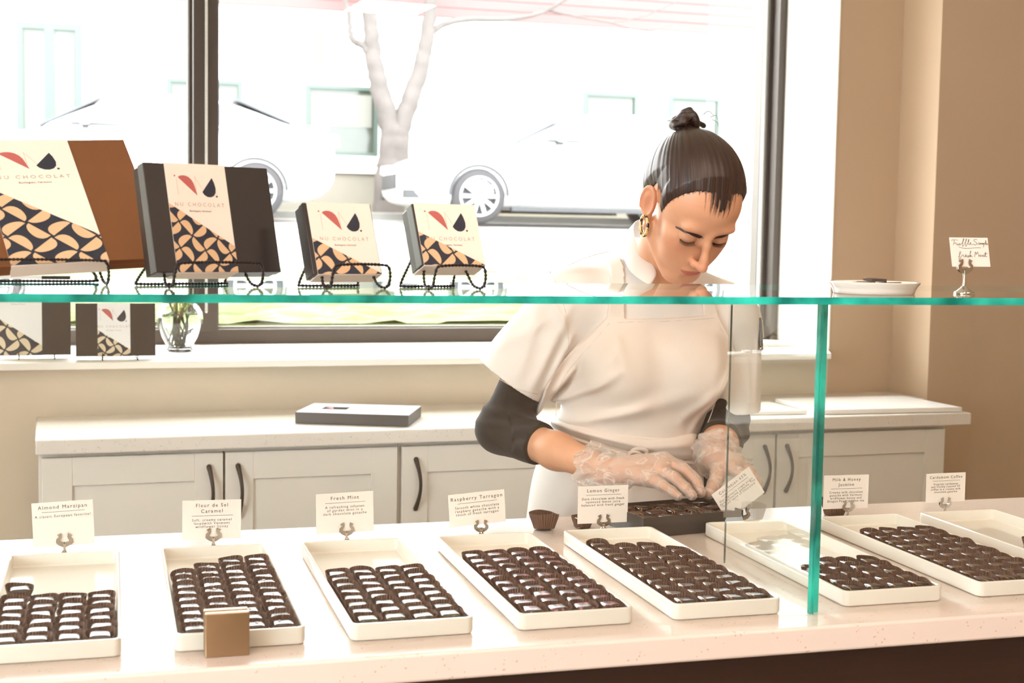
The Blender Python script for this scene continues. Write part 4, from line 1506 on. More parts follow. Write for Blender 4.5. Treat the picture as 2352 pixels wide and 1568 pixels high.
# ------------------------------------------------------------------ the person: distance-field modelling, meshed with surface nets
def _n(v):
    return np.array(v, dtype=np.float32)


def ell(P, c, r, R=None):
    q = P - _n(c)
    if R is not None:
        q = q @ _n(R)
    r = _n(r)
    k0 = np.sqrt(((q / r) ** 2).sum(1))
    k1 = np.sqrt(((q / (r * r)) ** 2).sum(1)) + 1e-9
    return k0 * (k0 - 1) / k1


def cone(P, a, b, ra, rb):
    a, b = _n(a), _n(b)
    ba = b - a
    h = np.clip(((P - a) @ ba) / float(ba @ ba), 0, 1)
    return np.sqrt(((P - a - h[:, None] * ba) ** 2).sum(1)) - (ra + (rb - ra) * h)


def smin(a, b, k):
    h = np.clip(.5 + .5 * (b - a) / k, 0, 1)
    return b * (1 - h) + a * h - k * h * (1 - h)


def smax(a, b, k):
    return -smin(-a, -b, k)


def chain(P, pts, rs, k=.006):
    d = None
    for i in range(len(pts) - 1):
        e = cone(P, pts[i], pts[i + 1], rs[i], rs[i + 1])
        d = e if d is None else smin(d, e, k)
    return d


def poly2d(x, z, poly):
    """signed distance to a polygon in the xz plane (negative inside)"""
    d = np.full(x.shape, 1e9, np.float32)
    s = np.ones(x.shape, np.float32)
    n = len(poly)
    for i in range(n):
        ax, az = poly[i]
        bx, bz = poly[i - 1]
        ex, ez = bx - ax, bz - az
        wx, wz = x - ax, z - az
        t = np.clip((wx * ex + wz * ez) / (ex * ex + ez * ez + 1e-12), 0, 1)
        d = np.minimum(d, (wx - ex * t) ** 2 + (wz - ez * t) ** 2)
        c1, c2, c3 = z >= az, z < bz, ex * wz > ez * wx
        flip = (c1 & c2 & c3) | (~c1 & ~c2 & ~c3)
        s = np.where(flip, -s, s)
    return s * np.sqrt(d)


def mesh_field(name, fld, lo, hi, h, m, parent=None, coarse=4, smooth=True, attr=None, pad=1.0):
    """surface nets over the blocks the surface runs through; ONE mesh"""
    lo, hi = np.array(lo, float), np.array(hi, float)
    n = np.ceil((hi - lo) / h).astype(int) + 1
    BS = 24
    nb = np.ceil(n / BS).astype(int)
    cs = h * BS
    # coarse test at block centres subdivided 2x2x2
    I, J, K = np.meshgrid(*[np.arange(k * 2) for k in nb], indexing='ij')
    C = (np.stack([I, J, K], -1).reshape(-1, 3) + .5) * (cs / 2) + lo
    dc = fld(C.astype(np.float32))
    act = np.abs(dc) < cs / 2 * .95 * pad
    keys = np.unique((np.stack([I, J, K], -1).reshape(-1, 3)[act]) // 2, axis=0)
    g = np.arange(BS + 1)
    gi, gj, gk = np.meshgrid(g, g, g, indexing='ij')
    base = np.stack([gi, gj, gk], -1).reshape(-1, 3)
    N1, N2 = int(nb[1] * BS + 2), int(nb[2] * BS + 2)
    ids, pos, quads = [], [], []
    for key in keys:
        org = key * BS
        P = ((base + org) * h + lo).astype(np.float32)
        d = fld(P).reshape(BS + 1, BS + 1, BS + 1)
        s = d < 0
        if s.all() or not s.any():
            continue
        c = np.zeros((BS, BS, BS), int)
        for a in (0, 1):
            for b in (0, 1):
                for e in (0, 1):
                    c += s[a:a + BS, b:b + BS, e:e + BS]
        mask = (c > 0) & (c < 8)
        ii, jj, kk = np.nonzero(mask)
        acc = np.zeros((len(ii), 3))
        cnt = np.zeros(len(ii))
        for ax in range(3):
            o1, o2 = [k for k in range(3) if k != ax]
            for a in (0, 1):
                for b in (0, 1):
                    off = np.zeros(3, int)
                    off[o1], off[o2] = a, b
                    p0 = (ii + off[0], jj + off[1], kk + off[2])
                    off2 = off.copy(); off2[ax] = 1
                    p1 = (ii + off2[0], jj + off2[1], kk + off2[2])
                    d0, d1 = d[p0], d[p1]
                    x = (d0 < 0) != (d1 < 0)
                    t = np.where(x, d0 / np.where(x, d0 - d1, 1), 0)
                    q = np.tile(off.astype(float), (len(ii), 1))
                    q[:, ax] = t
                    acc += q * x[:, None]
                    cnt += x
        v = acc / cnt[:, None] + np.stack([ii, jj, kk], 1) + org
        gid = ((ii + org[0]) * N1 + (jj + org[1])) * N2 + (kk + org[2])
        ids.append(gid); pos.append(v * h + lo)
        for ax in range(3):
            sl0 = [slice(0, BS)] * 3
            sl1 = [slice(0, BS)] * 3
            sl1[ax] = slice(1, BS + 1)
            s0, s1 = s[tuple(sl0)], s[tuple(sl1)]
            e = np.nonzero(s0 != s1)
            if not len(e[0]):
                continue
            o1, o2 = [(1, 2), (2, 0), (0, 1)][ax]
            g0 = [e[k] + org[k] for k in range(3)]
            def gidf(d1, d2):
                q = [a.copy() for a in g0]
                q[o1] = q[o1] - d1; q[o2] = q[o2] - d2
                return (q[0] * N1 + q[1]) * N2 + q[2]
            qd = np.stack([gidf(0, 0), gidf(1, 0), gidf(1, 1), gidf(0, 1)], 1)
            fl = s0[e]
            qd[~fl] = qd[~fl][:, ::-1]
            quads.append(qd)
    ids = np.concatenate(ids); pos = np.concatenate(pos); quads = np.concatenate(quads)
    order = np.argsort(ids); sid = ids[order]
    k = np.searchsorted(sid, quads)
    k = np.clip(k, 0, len(sid) - 1)
    ok = (sid[k] == quads).all(1)
    F = order[k[ok]]
    me = bpy.data.meshes.new(name)
    me.vertices.add(len(pos)); me.vertices.foreach_set('co', pos.astype(np.float32).ravel())
    me.loops.add(F.size); me.loops.foreach_set('vertex_index', F.astype(np.int32).ravel())
    me.polygons.add(len(F)); me.polygons.foreach_set('loop_start', (np.arange(len(F)) * 4).astype(np.int32))
    me.polygons.foreach_set('loop_total', np.full(len(F), 4, np.int32))
    me.update(calc_edges=True)
    me.polygons.foreach_set('use_smooth', np.ones(len(F), bool))
    me.materials.append(m)
    if attr is not None:
        for an, fn in attr.items():
            at_ = me.color_attributes.new(an, 'FLOAT_COLOR', 'POINT')
            c = np.ones((len(pos), 4), np.float32)
            c[:, :3] = fn(pos.astype(np.float32))
            at_.data.foreach_set('color', c.ravel())
    o = bpy.data.objects.new(name, me)
    COL.objects.link(o)
    if parent is not None:
        adopt(o, parent)
    return o


def A(u, v, y):
    return np.array(at(u, v, y=y))


# head pose
HS = 1.095
HO = np.array([1.057, 2.45, 1.478])


def _R(a, b, c):
    ca, sa, cb, sb, cc, sc = math.cos(a), math.sin(a), math.cos(b), math.sin(b), math.cos(c), math.sin(c)
    return (np.array([[ca, -sa, 0], [sa, ca, 0], [0, 0, 1]]) @ np.array([[1, 0, 0], [0, cb, -sb], [0, sb, cb]]) @ np.array([[cc, 0, sc], [0, 1, 0], [-sc, 0, cc]]))


HR = _R(math.radians(6), math.radians(46), math.radians(2.2))


def tolocal(P):
    return ((P - _n(HO)) @ _n(HR)) / np.float32(HS)


def toworld(p):
    return HO + HR @ (np.array(p) * HS)


def head_local(L):
    """head in its own frame: x to the picture's right, -y the way the face looks, z up; metres for a unit head"""
    ax = np.abs(L[:, 0])
    S = np.stack([ax, L[:, 1], L[:, 2]], 1)      # mirrored
    d = ell(L, (0, .018, .046), (.074, .096, .077))
    d = smin(d, ell(L, (0, -.026, .030), (.066, .055, .059)), .02)              # forehead
    d = smin(d, ell(L, (0, -.030, -.036), (.055, .052, .056)), .03)            # mid face
    d = smin(d, ell(L, (0, -.056, -.078), (.030, .030, .026)), .028)           # jaw front
    d = smin(d, ell(L, (0, -.074, -.094), (.014, .012, .012)), .018)           # chin
    d = smin(d, cone(S, (.058, -.002, -.045), (.020, -.066, -.090), .014, .014), .022)  # jaw line
    d = smin(d, ell(S, (.040, -.052, -.016), (.020, .020, .018)), .022)        # cheek bone
    d = smin(d, ell(S, (.030, -.060, -.042), (.020, .018, .022)), .022)        # cheek
    d = smin(d, ell(L, (0, -.070, -.052), (.028, .020, .026)), .022)           # muzzle
    d = smin(d, ell(S, (.026, -.073, .026), (.024, .010, .008)), .014)         # brow ridge
    d = smax(d, -ell(S, (.033, -.100, .006), (.018, .022, .013)), .014)        # socket
    d = smin(d, ell(S, (.031, -.0705, .006), (.0155, .0130, .0125)), .005)     # eyeball under closed lid
    d = smax(d, -(ell(S, (.030, -.0885, .0185), (.016, .0045, .0022))), .004)  # lid crease
    d = smin(d, chain(L, [(0, -.082, .018), (0, -.090, .000), (0, -.103, -.020), (0, -.1105, -.031)], [.0075, .0062, .0066, .0082], .006), .010)  # nose
    d = smin(d, ell(L, (0, -.1065, -.033), (.0095, .0085, .0075)), .006)
    d = smin(d, ell(S, (.0120, -.0970, -.035), (.0062, .0085, .0062)), .006)   # wings
    d = smax(d, -ell(S, (.0062, -.1035, -.0415), (.0034, .0050, .0030)), .003)  # nostrils
    d = smin(d, ell(L, (0, -.0900, -.0565), (.0215, .0070, .0050)), .005)      # upper lip
    d = smin(d, ell(L, (0, -.0885, -.0655), (.0180, .0075, .0058)), .005)      # lower lip
    d = smax(d, -(cone(S, (0, -.0985, -.0607), (.022, -.0885, -.0600), .0010, .0008)), .0022)
    d = smax(d, -ell(L, (0, -.0935, -.0765), (.013, .006, .0045)), .008)       # under the lip
    # ears
    er = (S - _n((.0745, .008, -.002)))
    ca, sa = math.cos(.42), math.sin(.42)
    e = np.stack([er[:, 0] * ca - er[:, 1] * sa, er[:, 0] * sa + er[:, 1] * ca, er[:, 2]], 1)
    e[:, 1] += .18 * e[:, 2] * -1
    ear = ell(e, (0, .004, .002), (.0052, .0175, .0300))
    ear = smin(ear, ell(e, (-.001, -.003, -.024), (.0048, .0090, .0110)), .006)
    rim = np.abs(np.sqrt(((e[:, 1] - .004) / .0150) ** 2 + ((e[:, 2] - .004) / .0265) ** 2) - 1) * .019
    rim = np.sqrt(rim ** 2 + (e[:, 0] - .004) ** 2) - .0026
    rim = np.maximum(rim, -(e[:, 2] + .016))
    ear = smin(ear, rim, .003)
    ear = smax(ear, -ell(e, (.0065, -.001, .001), (.0050, .0085, .0170)), .003)
    d = smin(d, ear, .005)
    return d


NECK0, NECK1 = A(1497, 655, 2.60), toworld((0, .022, -.055))
J = dict(shL=A(1292, 700, 2.62), elL=A(1150, 985, 2.66), wrL=A(1392, 1080, 2.405),
         shR=A(1690, 745, 2.585), elR=A(1664, 985, 2.60), wrR=A(1642, 1052, 2.42))


def hand1(P):
    """her right hand, palm down over the box, fingers pointing to the picture's right"""
    W = J['wrL']
    D = .0
    M4 = [A(1524, 1054, 2.360), A(1530, 1064, 2.340), A(1517, 1083, 2.322), A(1499, 1102, 2.308)]
    fin = [([M4[0], A(1562, 1072, 2.335), A(1592, 1096, 2.318), A(1604, 1122, 2.305)], [.0105, .0098, .0088, .0072]),
           ([M4[1], A(1572, 1080, 2.312), A(1598, 1106, 2.295), A(1609, 1131, 2.283)], [.0110, .0102, .0092, .0076]),
           ([M4[2], A(1549, 1098, 2.292), A(1574, 1121, 2.278), A(1589, 1137, 2.270)], [.0108, .0100, .0090, .0074]),
           ([M4[3], A(1524, 1116, 2.285), A(1543, 1130, 2.275), A(1557, 1139, 2.268)], [.0100, .0088, .0080, .0066])]
    d = cone(P, W, (M4[1] + M4[2]) / 2, .0235, .0150)
    for i, mm in enumerate(M4):
        d = smin(d, cone(P, W * .75 + mm * .25, mm, .0165, .0125), .010)
    d = smin(d, ell(P, (W * .45 + (M4[1] + M4[2]) * .275), (.040, .034, .018)), .014)
    for p, r in fin:
        d = smin(d, chain(P, p, r, .003), .0035)
    d = smin(d, chain(P, [W * .8 + M4[0] * .2 + _n((0, .006, -.008)), A(1468, 1092, 2.385), A(1530, 1108, 2.352), A(1582, 1128, 2.322)], [.016, .0155, .0115, .0082], .006), .008)
    return d


def hand2(P):
    """her left hand, thumb hanging down, fingers to the picture's right behind the tilted card"""
    W = J['wrR']
    M4 = [A(1680, 1072, 2.350), A(1690, 1064, 2.365), A(1694, 1060, 2.385), A(1692, 1058, 2.405)]
    fin = [([M4[0], A(1706, 1092, 2.325), A(1716, 1114, 2.302), A(1712, 1134, 2.290)], [.0112, .0100, .0088, .0072]),
           ([M4[1], A(1722, 1085, 2.345), A(1734, 1108, 2.325), A(1732, 1130, 2.308)], [.0112, .0102, .0092, .0076]),
           ([M4[2], A(1724, 1082, 2.365), A(1736, 1106, 2.345), A(1734, 1126, 2.330)], [.0108, .0098, .0090, .0074]),
           ([M4[3], A(1716, 1080, 2.388), A(1726, 1100, 2.368), A(1724, 1118, 2.355)], [.0098, .0088, .0080, .0066])]
    d = cone(P, W, (M4[1] + M4[0]) / 2, .0235, .0165)
    for mm in M4:
        d = smin(d, cone(P, W * .75 + mm * .25, mm, .0165, .0130), .010)
    for p, r in fin:
        d = smin(d, chain(P, p, r, .003), .0035)
    d = smin(d, chain(P, [W * .7 + M4[0] * .3, A(1650, 1088, 2.345), A(1641, 1112, 2.318), A(1628, 1133, 2.298)], [.0165, .0135, .0112, .0088], .005), .008)
    return d


def arm(P, s, k=.02):
    a, b, c = J['sh' + s], J['el' + s], J['wr' + s]
    d = cone(P, a, b, .046, .037)
    d = smin(d, cone(P, b, b * .45 + c * .55, .038, .034), k)
    d = smin(d, cone(P, b * .45 + c * .55, c, .034, .0245), .02)
    return d


TC = [A(1497, 800, 2.625), A(1445, 985, 2.64), A(1425, 1130, 2.67)]


def torso(P):
    d = ell(P, TC[0], (.150, .098, .150))
    d = smin(d, ell(P, TC[1], (.122, .090, .120)), .08)
    d = smin(d, ell(P, TC[2], (.160, .118, .140)), .06)
    d = smin(d, cone(P, A(1335, 690, 2.63), A(1660, 722, 2.60), .050, .050), .06)
    d = smin(d, ell(P, A(1440, 850, 2.545), (.060, .050, .062)), .04)
    d = smin(d, ell(P, A(1580, 850, 2.530), (.060, .050, .062)), .04)
    d = smin(d, cone(P, A(1360, 690, 2.62), NECK0, .042, .050), .05)
    d = smin(d, cone(P, A(1640, 715, 2.60), NECK0, .042, .050), .05)
    return d


def skin(P):
    L = tolocal(P)
    near = (np.abs(L) < .19).all(1)
    d = np.full(len(P), 1.0, np.float32)
    far = np.sqrt((L ** 2).sum(1)) * HS - .13
    d[~near] = far[~near]
    if near.any():
        d[near] = head_local(L[near]) * HS
    d = smin(d, cone(P, NECK0, NECK1, .054, .050), .028)
    d = smin(d, torso(P), .03)
    for s, hd in (('L', hand1), ('R', hand2)):
        d = smin(d, arm(P, s), .02)
        w = J['wr' + s]
        nr = ((P - _n(w)) ** 2).sum(1) < .27 ** 2
        if nr.any():
            q = d.copy()
            q[nr] = smin(d[nr], hand_cache(hd, P[nr]), .010)
            d = q
    return d


def hand_cache(hd, P):
    return hd(P).astype(np.float32)


def skin_colour(P):
    L = tolocal(P)
    ax = np.abs(L[:, 0])
    S = np.stack([ax, L[:, 1], L[:, 2]], 1)
    c = np.tile(_n(lin('#d09c7b')), (len(P), 1))

    def blend(w, col):
        nonlocal c
        w = np.clip(w, 0, 1)[:, None]
        c = c * (1 - w) + _n(lin(col)) * w
    blend(.40 * np.exp(-(((S - _n((.042, -.062, -.022))) ** 2).sum(1)) / .018 ** 2), '#cf7a62')
    blend(.35 * np.exp(-(((L - _n((0, -.110, -.030))) ** 2).sum(1)) / .012 ** 2), '#c97a62')
    blend(.35 * np.exp(-(((S - _n((.076, .012, 0))) ** 2).sum(1)) / .025 ** 2), '#cf7a5c')
    # lips
    lz = np.where(L[:, 2] > -.0605, (L[:, 2] + .0605) / .0052, (-.0605 - L[:, 2]) / .0085)
    lw = lz ** 2 + (ax / .0225) ** 2
    blend(.85 * ((L[:, 1] < -.070) * np.clip((1 - lw) * 4, 0, 1)), '#b4605a')
    # lids slightly darker
    blend(.30 * np.exp(-(((S - _n((.031, -.083, .010))) / _n((.014, .01, .008))) ** 2).sum(1)), '#a8735c')
    # skin under the eyebrow
    tb = np.clip((ax - .012) / .037, 0, 1)
    zb_ = .0135 + .0075 * np.sin(np.minimum(1, tb * 1.25) * PI * .55) - .006 * np.maximum(0, tb - .68) / .32
    blend(.50 * np.exp(-((L[:, 2] - zb_) / (.0030 * (1 - .5 * tb))) ** 4) * ((ax > .010) & (ax < .050) & (L[:, 1] < -.05)), '#4a2f24')
    # lash line
    zl = -.0012 - .0035 * np.cos((ax - .031) / .0135 * 1.4)
    wl = (np.abs(L[:, 2] - zl) < .0011) & (np.abs(ax - .031) < .0135) & (L[:, 1] < -.06)
    blend(.85 * wl, '#3a2620')
    return c


M_skin = bpy.data.materials.new('skin')
M_skin.use_nodes = True
_nt = M_skin.node_tree
_b = _nt.nodes['Principled BSDF']
_b.inputs['Roughness'].default_value = .46
_b.inputs['Subsurface Weight'].default_value = .18
_b.inputs['Subsurface Radius'].default_value = (.012, .005, .003)
_b.inputs['Subsurface Scale'].default_value = 1
_at = _nt.nodes.new('ShaderNodeAttribute'); _at.attribute_name = 'tone'
_nz = _nt.nodes.new('ShaderNodeTexNoise'); _nz.inputs['Scale'].default_value = 60; _nz.inputs['Detail'].default_value = 4
_mr = _nt.nodes.new('ShaderNodeMapRange'); _mr.inputs['To Min'].default_value = .94; _mr.inputs['To Max'].default_value = 1.06
_vm = _nt.nodes.new('ShaderNodeVectorMath'); _vm.operation = 'SCALE'
_tc = _nt.nodes.new('ShaderNodeTexCoord')
_nt.links.new(_tc.outputs['Object'], _nz.inputs['Vector']); _nt.links.new(_nz.outputs['Fac'], _mr.inputs[0])
_nt.links.new(_at.outputs['Color'], _vm.inputs[0]); _nt.links.new(_mr.outputs[0], _vm.inputs['Scale']); _nt.links.new(_vm.outputs[0], _b.inputs['Base Color'])

person = empty('person', (1.05, 2.66, 0), 0, 'person in white coat and apron, hair in a bun, filling a black box, gloved', 'person')
bl, bh_ = (.66, 2.20, .80), (1.42, 2.90, 1.72)

# ---- hair
BUNL = np.array([-.004, .106, .080])
BUN = toworld(BUNL)


def zline(x, y):
    z = np.interp(y, [-.085, -.080, -.074, -.066, -.056, -.048, -.040, -.032, -.026, -.020, -.014, -.006, .020, .034, .050, .085, .13],
                  [.064, .066, .072, .082, .091, .086, .070, .046, .020, .006, .010, .034, .036, .010, -.035, -.068, -.075]).astype(np.float32)
    return z


def hair(P):
    L = tolocal(P)
    d = ell(L, (0, .018, .046), (.074, .096, .077))
    d = smin(d, ell(L, (0, -.026, .030), (.066, .055, .059)), .02)
    d = smin(d, ell(L, (0, .045, .0), (.060, .058, .060)), .03)
    s = L[:, 2] - zline(np.abs(L[:, 0]), L[:, 1])
    v = L - _n(BUNL)
    ang = np.arctan2(v[:, 0], -.6 * v[:, 1] + .8 * v[:, 2] + .02)
    groove = np.sin(ang * 60 + 2.2 * np.sin(ang * 9)) * .0003 + np.sin(ang * 23 + 1.5 * np.sin(ang * 5)) * .00035
    rag = .0013 * np.sin(ang * 97) + .0012 * np.sin(ang * 171 + .7) + .001 * np.sin(ang * 41)
    s = s + rag
    th = np.clip(s / .045, 0, 1) ** .8 * .0062 + .0003
    d = d - th - groove * np.clip(s / .02, 0, 1)
    d = smax(d, -s, .003)
    # parting lump towards the knot
    d = smin(d, cone(L, (0, .092, .078), BUNL, .018, .013), .014)
    return d * HS


def bun(P):
    L = tolocal(P) - _n(BUNL + np.array([.002, .017, .008]))
    wob = .0022 * np.sin(L[:, 0] * 260 + L[:, 2] * 140) + .0014 * np.sin(L[:, 1] * 330 + L[:, 0] * 90)
    L = L / np.float32(1.12)
    d = ell(L, (0, 0, 0), (.021, .014, .014))
    for k, (t, r, rr, c) in enumerate([((.2, .9, .1), .0155, .0065, (0, 0, 0)), ((.8, .3, .3), .0145, .0060, (.006, .002, .004)), ((-.4, .6, .5), .0140, .0060, (-.008, 0, .002)), ((.1, .2, .9), .017, .0058, (.002, .002, -.006))]):
        n = np.array(t) / np.linalg.norm(t)
        q = L - _n(c)
        h = q @ _n(n)
        rad = np.sqrt(np.maximum((q ** 2).sum(1) - h ** 2, 0))
        d = smin(d, np.sqrt((rad - r) ** 2 + h ** 2) - rr, .0025)
    d = smin(d, cone(L, (.018, .0, .004), (.034, .002, -.006), .006, .0035), .005)
    return (d + wob * .6) * HS


def hair_attr(P):
    L = tolocal(P)
    v = L - _n(BUNL)
    ang = np.arctan2(v[:, 0], -.6 * v[:, 1] + .8 * v[:, 2] + .02)
    r = np.sqrt((v ** 2).sum(1))
    return np.stack([ang, r * 10, L[:, 1]], 1)


M_hair = bpy.data.materials.new('dark_brown_hair')
M_hair.use_nodes = True
_nt = M_hair.node_tree
_b = _nt.nodes['Principled BSDF']
_b.inputs['Roughness'].default_value = .42
_b.inputs['Specular IOR Level'].default_value = .45
_b.inputs['Coat Weight'].default_value = .08
_b.inputs['Coat Roughness'].default_value = .3
_at = _nt.nodes.new('ShaderNodeAttribute'); _at.attribute_name = 'strand'
_mp = _nt.nodes.new('ShaderNodeMapping'); _mp.inputs['Scale'].default_value = (85, .9, 0)
_nz = _nt.nodes.new('ShaderNodeTexNoise'); _nz.inputs['Scale'].default_value = 1.0; _nz.inputs['Detail'].default_value = 6
_cr = _nt.nodes.new('ShaderNodeValToRGB')
_cr.color_ramp.elements[0].position = .35; _cr.color_ramp.elements[0].color = (*lin('#150c09'), 1)
_cr.color_ramp.elements[1].position = .68; _cr.color_ramp.elements[1].color = (*lin('#40271d'), 1)
_bp = _nt.nodes.new('ShaderNodeBump'); _bp.inputs['Strength'].default_value = .38; _bp.inputs['Distance'].default_value = .0015
_nt.links.new(_at.outputs['Color'], _mp.inputs[0]); _nt.links.new(_mp.outputs[0], _nz.inputs['Vector'])
_nt.links.new(_nz.outputs['Fac'], _cr.inputs[0]); _nt.links.new(_cr.outputs[0], _b.inputs['Base Color'])
_nt.links.new(_nz.outputs['Fac'], _bp.inputs['Height']); _nt.links.new(_bp.outputs[0], _b.inputs['Normal'])

def hairline_tint(P, c):
    L = tolocal(P)
    v = L - _n(BUNL)
    ang = np.arctan2(v[:, 0], -.6 * v[:, 1] + .8 * v[:, 2] + .02)
    s = L[:, 2] - zline(np.abs(L[:, 0]), L[:, 1]) + .0035 * np.sin(ang * 83) + .003 * np.sin(ang * 149 + 1)
    w = np.clip((s + .004) / .006, 0, 1) * (np.abs(L[:, 0]) < .0735) * (L[:, 1] < .06)
    w = (w * (L[:, 2] > -.04) * (np.sqrt((L ** 2).sum(1)) < .2))[:, None] * .8
    return c * (1 - w) + _n(lin('#3a241c')) * w


body = mesh_field('body', skin, (.68, 2.22, .84), (1.38, 2.80, 1.70), .0019, M_skin, person, attr={'tone': lambda P: hairline_tint(P, skin_colour(P))})
c0 = toworld((0, .01, .04))
hr_ = mesh_field('hair', hair, c0 - .17, c0 + .17, .0018, M_hair, person, attr={'strand': hair_attr})
mesh_field('hair_bun', bun, BUN - .06, BUN + .07, .0016, M_hair, hr_, attr={'strand': hair_attr})
fly = MB()
rf = random.Random(3)
for pts in ([(-.010, .082, .128), (-.034, .075, .128), (-.046, .062, .112), (-.050, .055, .098)], [(.012, .08, .135), (.024, .078, .130), (.030, .070, .112)], [(-.012, .08, .132), (-.028, .08, .138), (-.040, .072, .126)],
            [(.010, .085, .136), (.020, .085, .140), (.028, .076, .124)], [(-.004, .088, .138), (.006, .092, .143), (.018, .088, .136)]):
    fly.tube([toworld(p) for p in spline(pts, 6)], .00035, 4)
adopt(fly.build('loose_hair_strand', M_hair), person)


def surf(x, z, y0=-.14, y1=.0):
    ys = np.linspace(y0, y1, 281, dtype=np.float32)
    L = np.stack([np.full_like(ys, x), ys, np.full_like(ys, z)], 1)
    d = head_local(L)
    k = np.argmax(d < 0)
    return float(ys[k])


M_brow = mat('dark_brow_hair', '#4a3024', rough=.6)
for s in (-1, 1):
    m = MB()
    r = random.Random(7 + s)
    for i in range(420):
        t = r.random()
        x = .0120 + .037 * t
        z = .0115 + .0075 * math.sin(min(1, t * 1.25) * PI * .55) - .006 * max(0, t - .68) / .32
        z += r.uniform(-1, 1) * .0040 * (1 - .6 * t)
        y = surf(s * x, z) - .0002
        L_ = .0058
        x2, z2 = x + L_ * math.cos(.5 - .8 * t), z + L_ * math.sin(.5 - .9 * t) * .7
        y2 = surf(s * x2, z2) - .0006
        m.tube([toworld((s * x, y, z)), toworld((s * (x + x2) / 2, (y + y2) / 2 - .0004, (z + z2) / 2)), toworld((s * x2, y2, z2))], [.00042, .0004, .00015], 3)
    adopt(m.build('eyebrow', M_brow), person)
    m = MB()
    for i in range(34):
        t = i / 33
        x = .0185 + .0260 * t
        z = -.0012 - .0035 * math.cos((x - .031) / .0135 * 1.4)
        y = surf(s * x, z)
        m.tube([toworld((s * x, y + .0005, z)), toworld((s * (x + .0015 * (t - .3)), y - .0040, z - .0022)), toworld((s * (x + .0045 * (t - .3)), y - .0078, z - .0022))], [.0004, .0003, .00012], 3)
    adopt(m.build('eyelashes', M_brow), person)

# ---- earring
M_tort = mat('tortoiseshell', '#c79a5a', rough=.2, coat=.5)
_nt = M_tort.node_tree
_b = _nt.nodes['Principled BSDF']
_nz = _nt.nodes.new('ShaderNodeTexNoise'); _nz.inputs['Scale'].default_value = 110; _tc = _nt.nodes.new('ShaderNodeTexCoord')
_cr = _nt.nodes.new('ShaderNodeValToRGB'); _cr.color_ramp.elements[0].position = .47; _cr.color_ramp.elements[0].color = (*lin('#2a1a12'), 1)
_cr.color_ramp.elements[1].position = .52; _cr.color_ramp.elements[1].color = (*lin('#dcb877'), 1)
_nt.links.new(_tc.outputs['Object'], _nz.inputs['Vector']); _nt.links.new(_nz.outputs['Fac'], _cr.inputs[0]); _nt.links.new(_cr.outputs[0], _b.inputs['Base Color'])
ep = A(1480, 497, 2.462)
m = MB()
ringp = []
for k in range(40):
    a = 2 * PI * k / 40
    ringp.append((ep[0] + .004 * math.cos(a) * .8, ep[1] - .010 * math.cos(a), ep[2] - .017 + .019 * math.sin(a)))
m.tube(ringp, .0032, 8, closed=True)
adopt(m.build('earring', M_tort, smooth=70), person)

# ---- clothes
M_coat = mat('white_cotton_coat', '#e9e5e2', rough=.75, var=.015, vscale=10, bump=.12, bscale=500, sheen=.15)
M_apron = mat('white_cotton_apron', '#e6dcd4', rough=.8, var=.015, vscale=10, bump=.12, bscale=500, sheen=.15)
M_under = mat('black_jersey', '#1c1613', rough=.9, var=.06, vscale=15, bump=.15, bscale=600, sheen=.08)


def px(poly, y):
    return [(float(A(u, v, y)[0]), float(A(u, v, y)[2])) for u, v in poly]


def ridge(P, segs, y):
    """long soft cloth folds: (u0, v0, u1, v1, height, width)"""
    s = np.zeros(len(P), np.float32)
    for (u0, v0, u1, v1, am, w) in segs:
        a, b = A(u0, v0, y)[[0, 2]], A(u1, v1, y)[[0, 2]]
        q = P[:, [0, 2]] - _n(a)
        ba = _n(b - a)
        h = np.clip((q @ ba) / float(ba @ ba), 0, 1)
        dd = ((q - h[:, None] * ba) ** 2).sum(1)
        s += am * np.exp(-dd / (w * w)) * np.sin(PI * (h * .8 + .1)) ** .7
    return s


FOLD_BIB = [(1285, 965, 1400, 850, .007, .012), (1300, 990, 1470, 930, .006, .012), (1310, 900, 1372, 770, .005, .013), (1350, 880, 1405, 790, .006, .014), (1420, 960, 1560, 900, .004, .020),
            (1560, 960, 1660, 850, .005, .013), (1590, 990, 1670, 820, .004, .010), (1400, 760, 1420, 880, .003, .016), (1500, 770, 1560, 860, .0025, .02), (1290, 930, 1330, 860, .005, .010), (1640, 760, 1600, 900, .003, .02)]
FOLD_SL = [(1250, 650, 1180, 860, .004, .012), (1290, 700, 1215, 890, .006, .012), (1210, 680, 1130, 830, .003, .012), (1300, 770, 1250, 890, .006, .008), (1260, 720, 1150, 800, .003, .010), (1235, 640, 1300, 800, .004, .009)]
SH0, SH1 = A(1305, 690, 2.615), A(1166, 882, 2.655)
SR0, SR1 = A(1688, 745, 2.585), A(1686, 942, 2.595)
ax1 = (SH1 - SH0) / np.linalg.norm(SH1 - SH0)
ax2 = (SR1 - SR0) / np.linalg.norm(SR1 - SR0)


def coat_core(P):
    d = torso(P) - .010
    d = smin(d, cone(P, A(1440, 960, 2.66), A(1415, 1260, 2.72), .130, .200), .05)
    return d


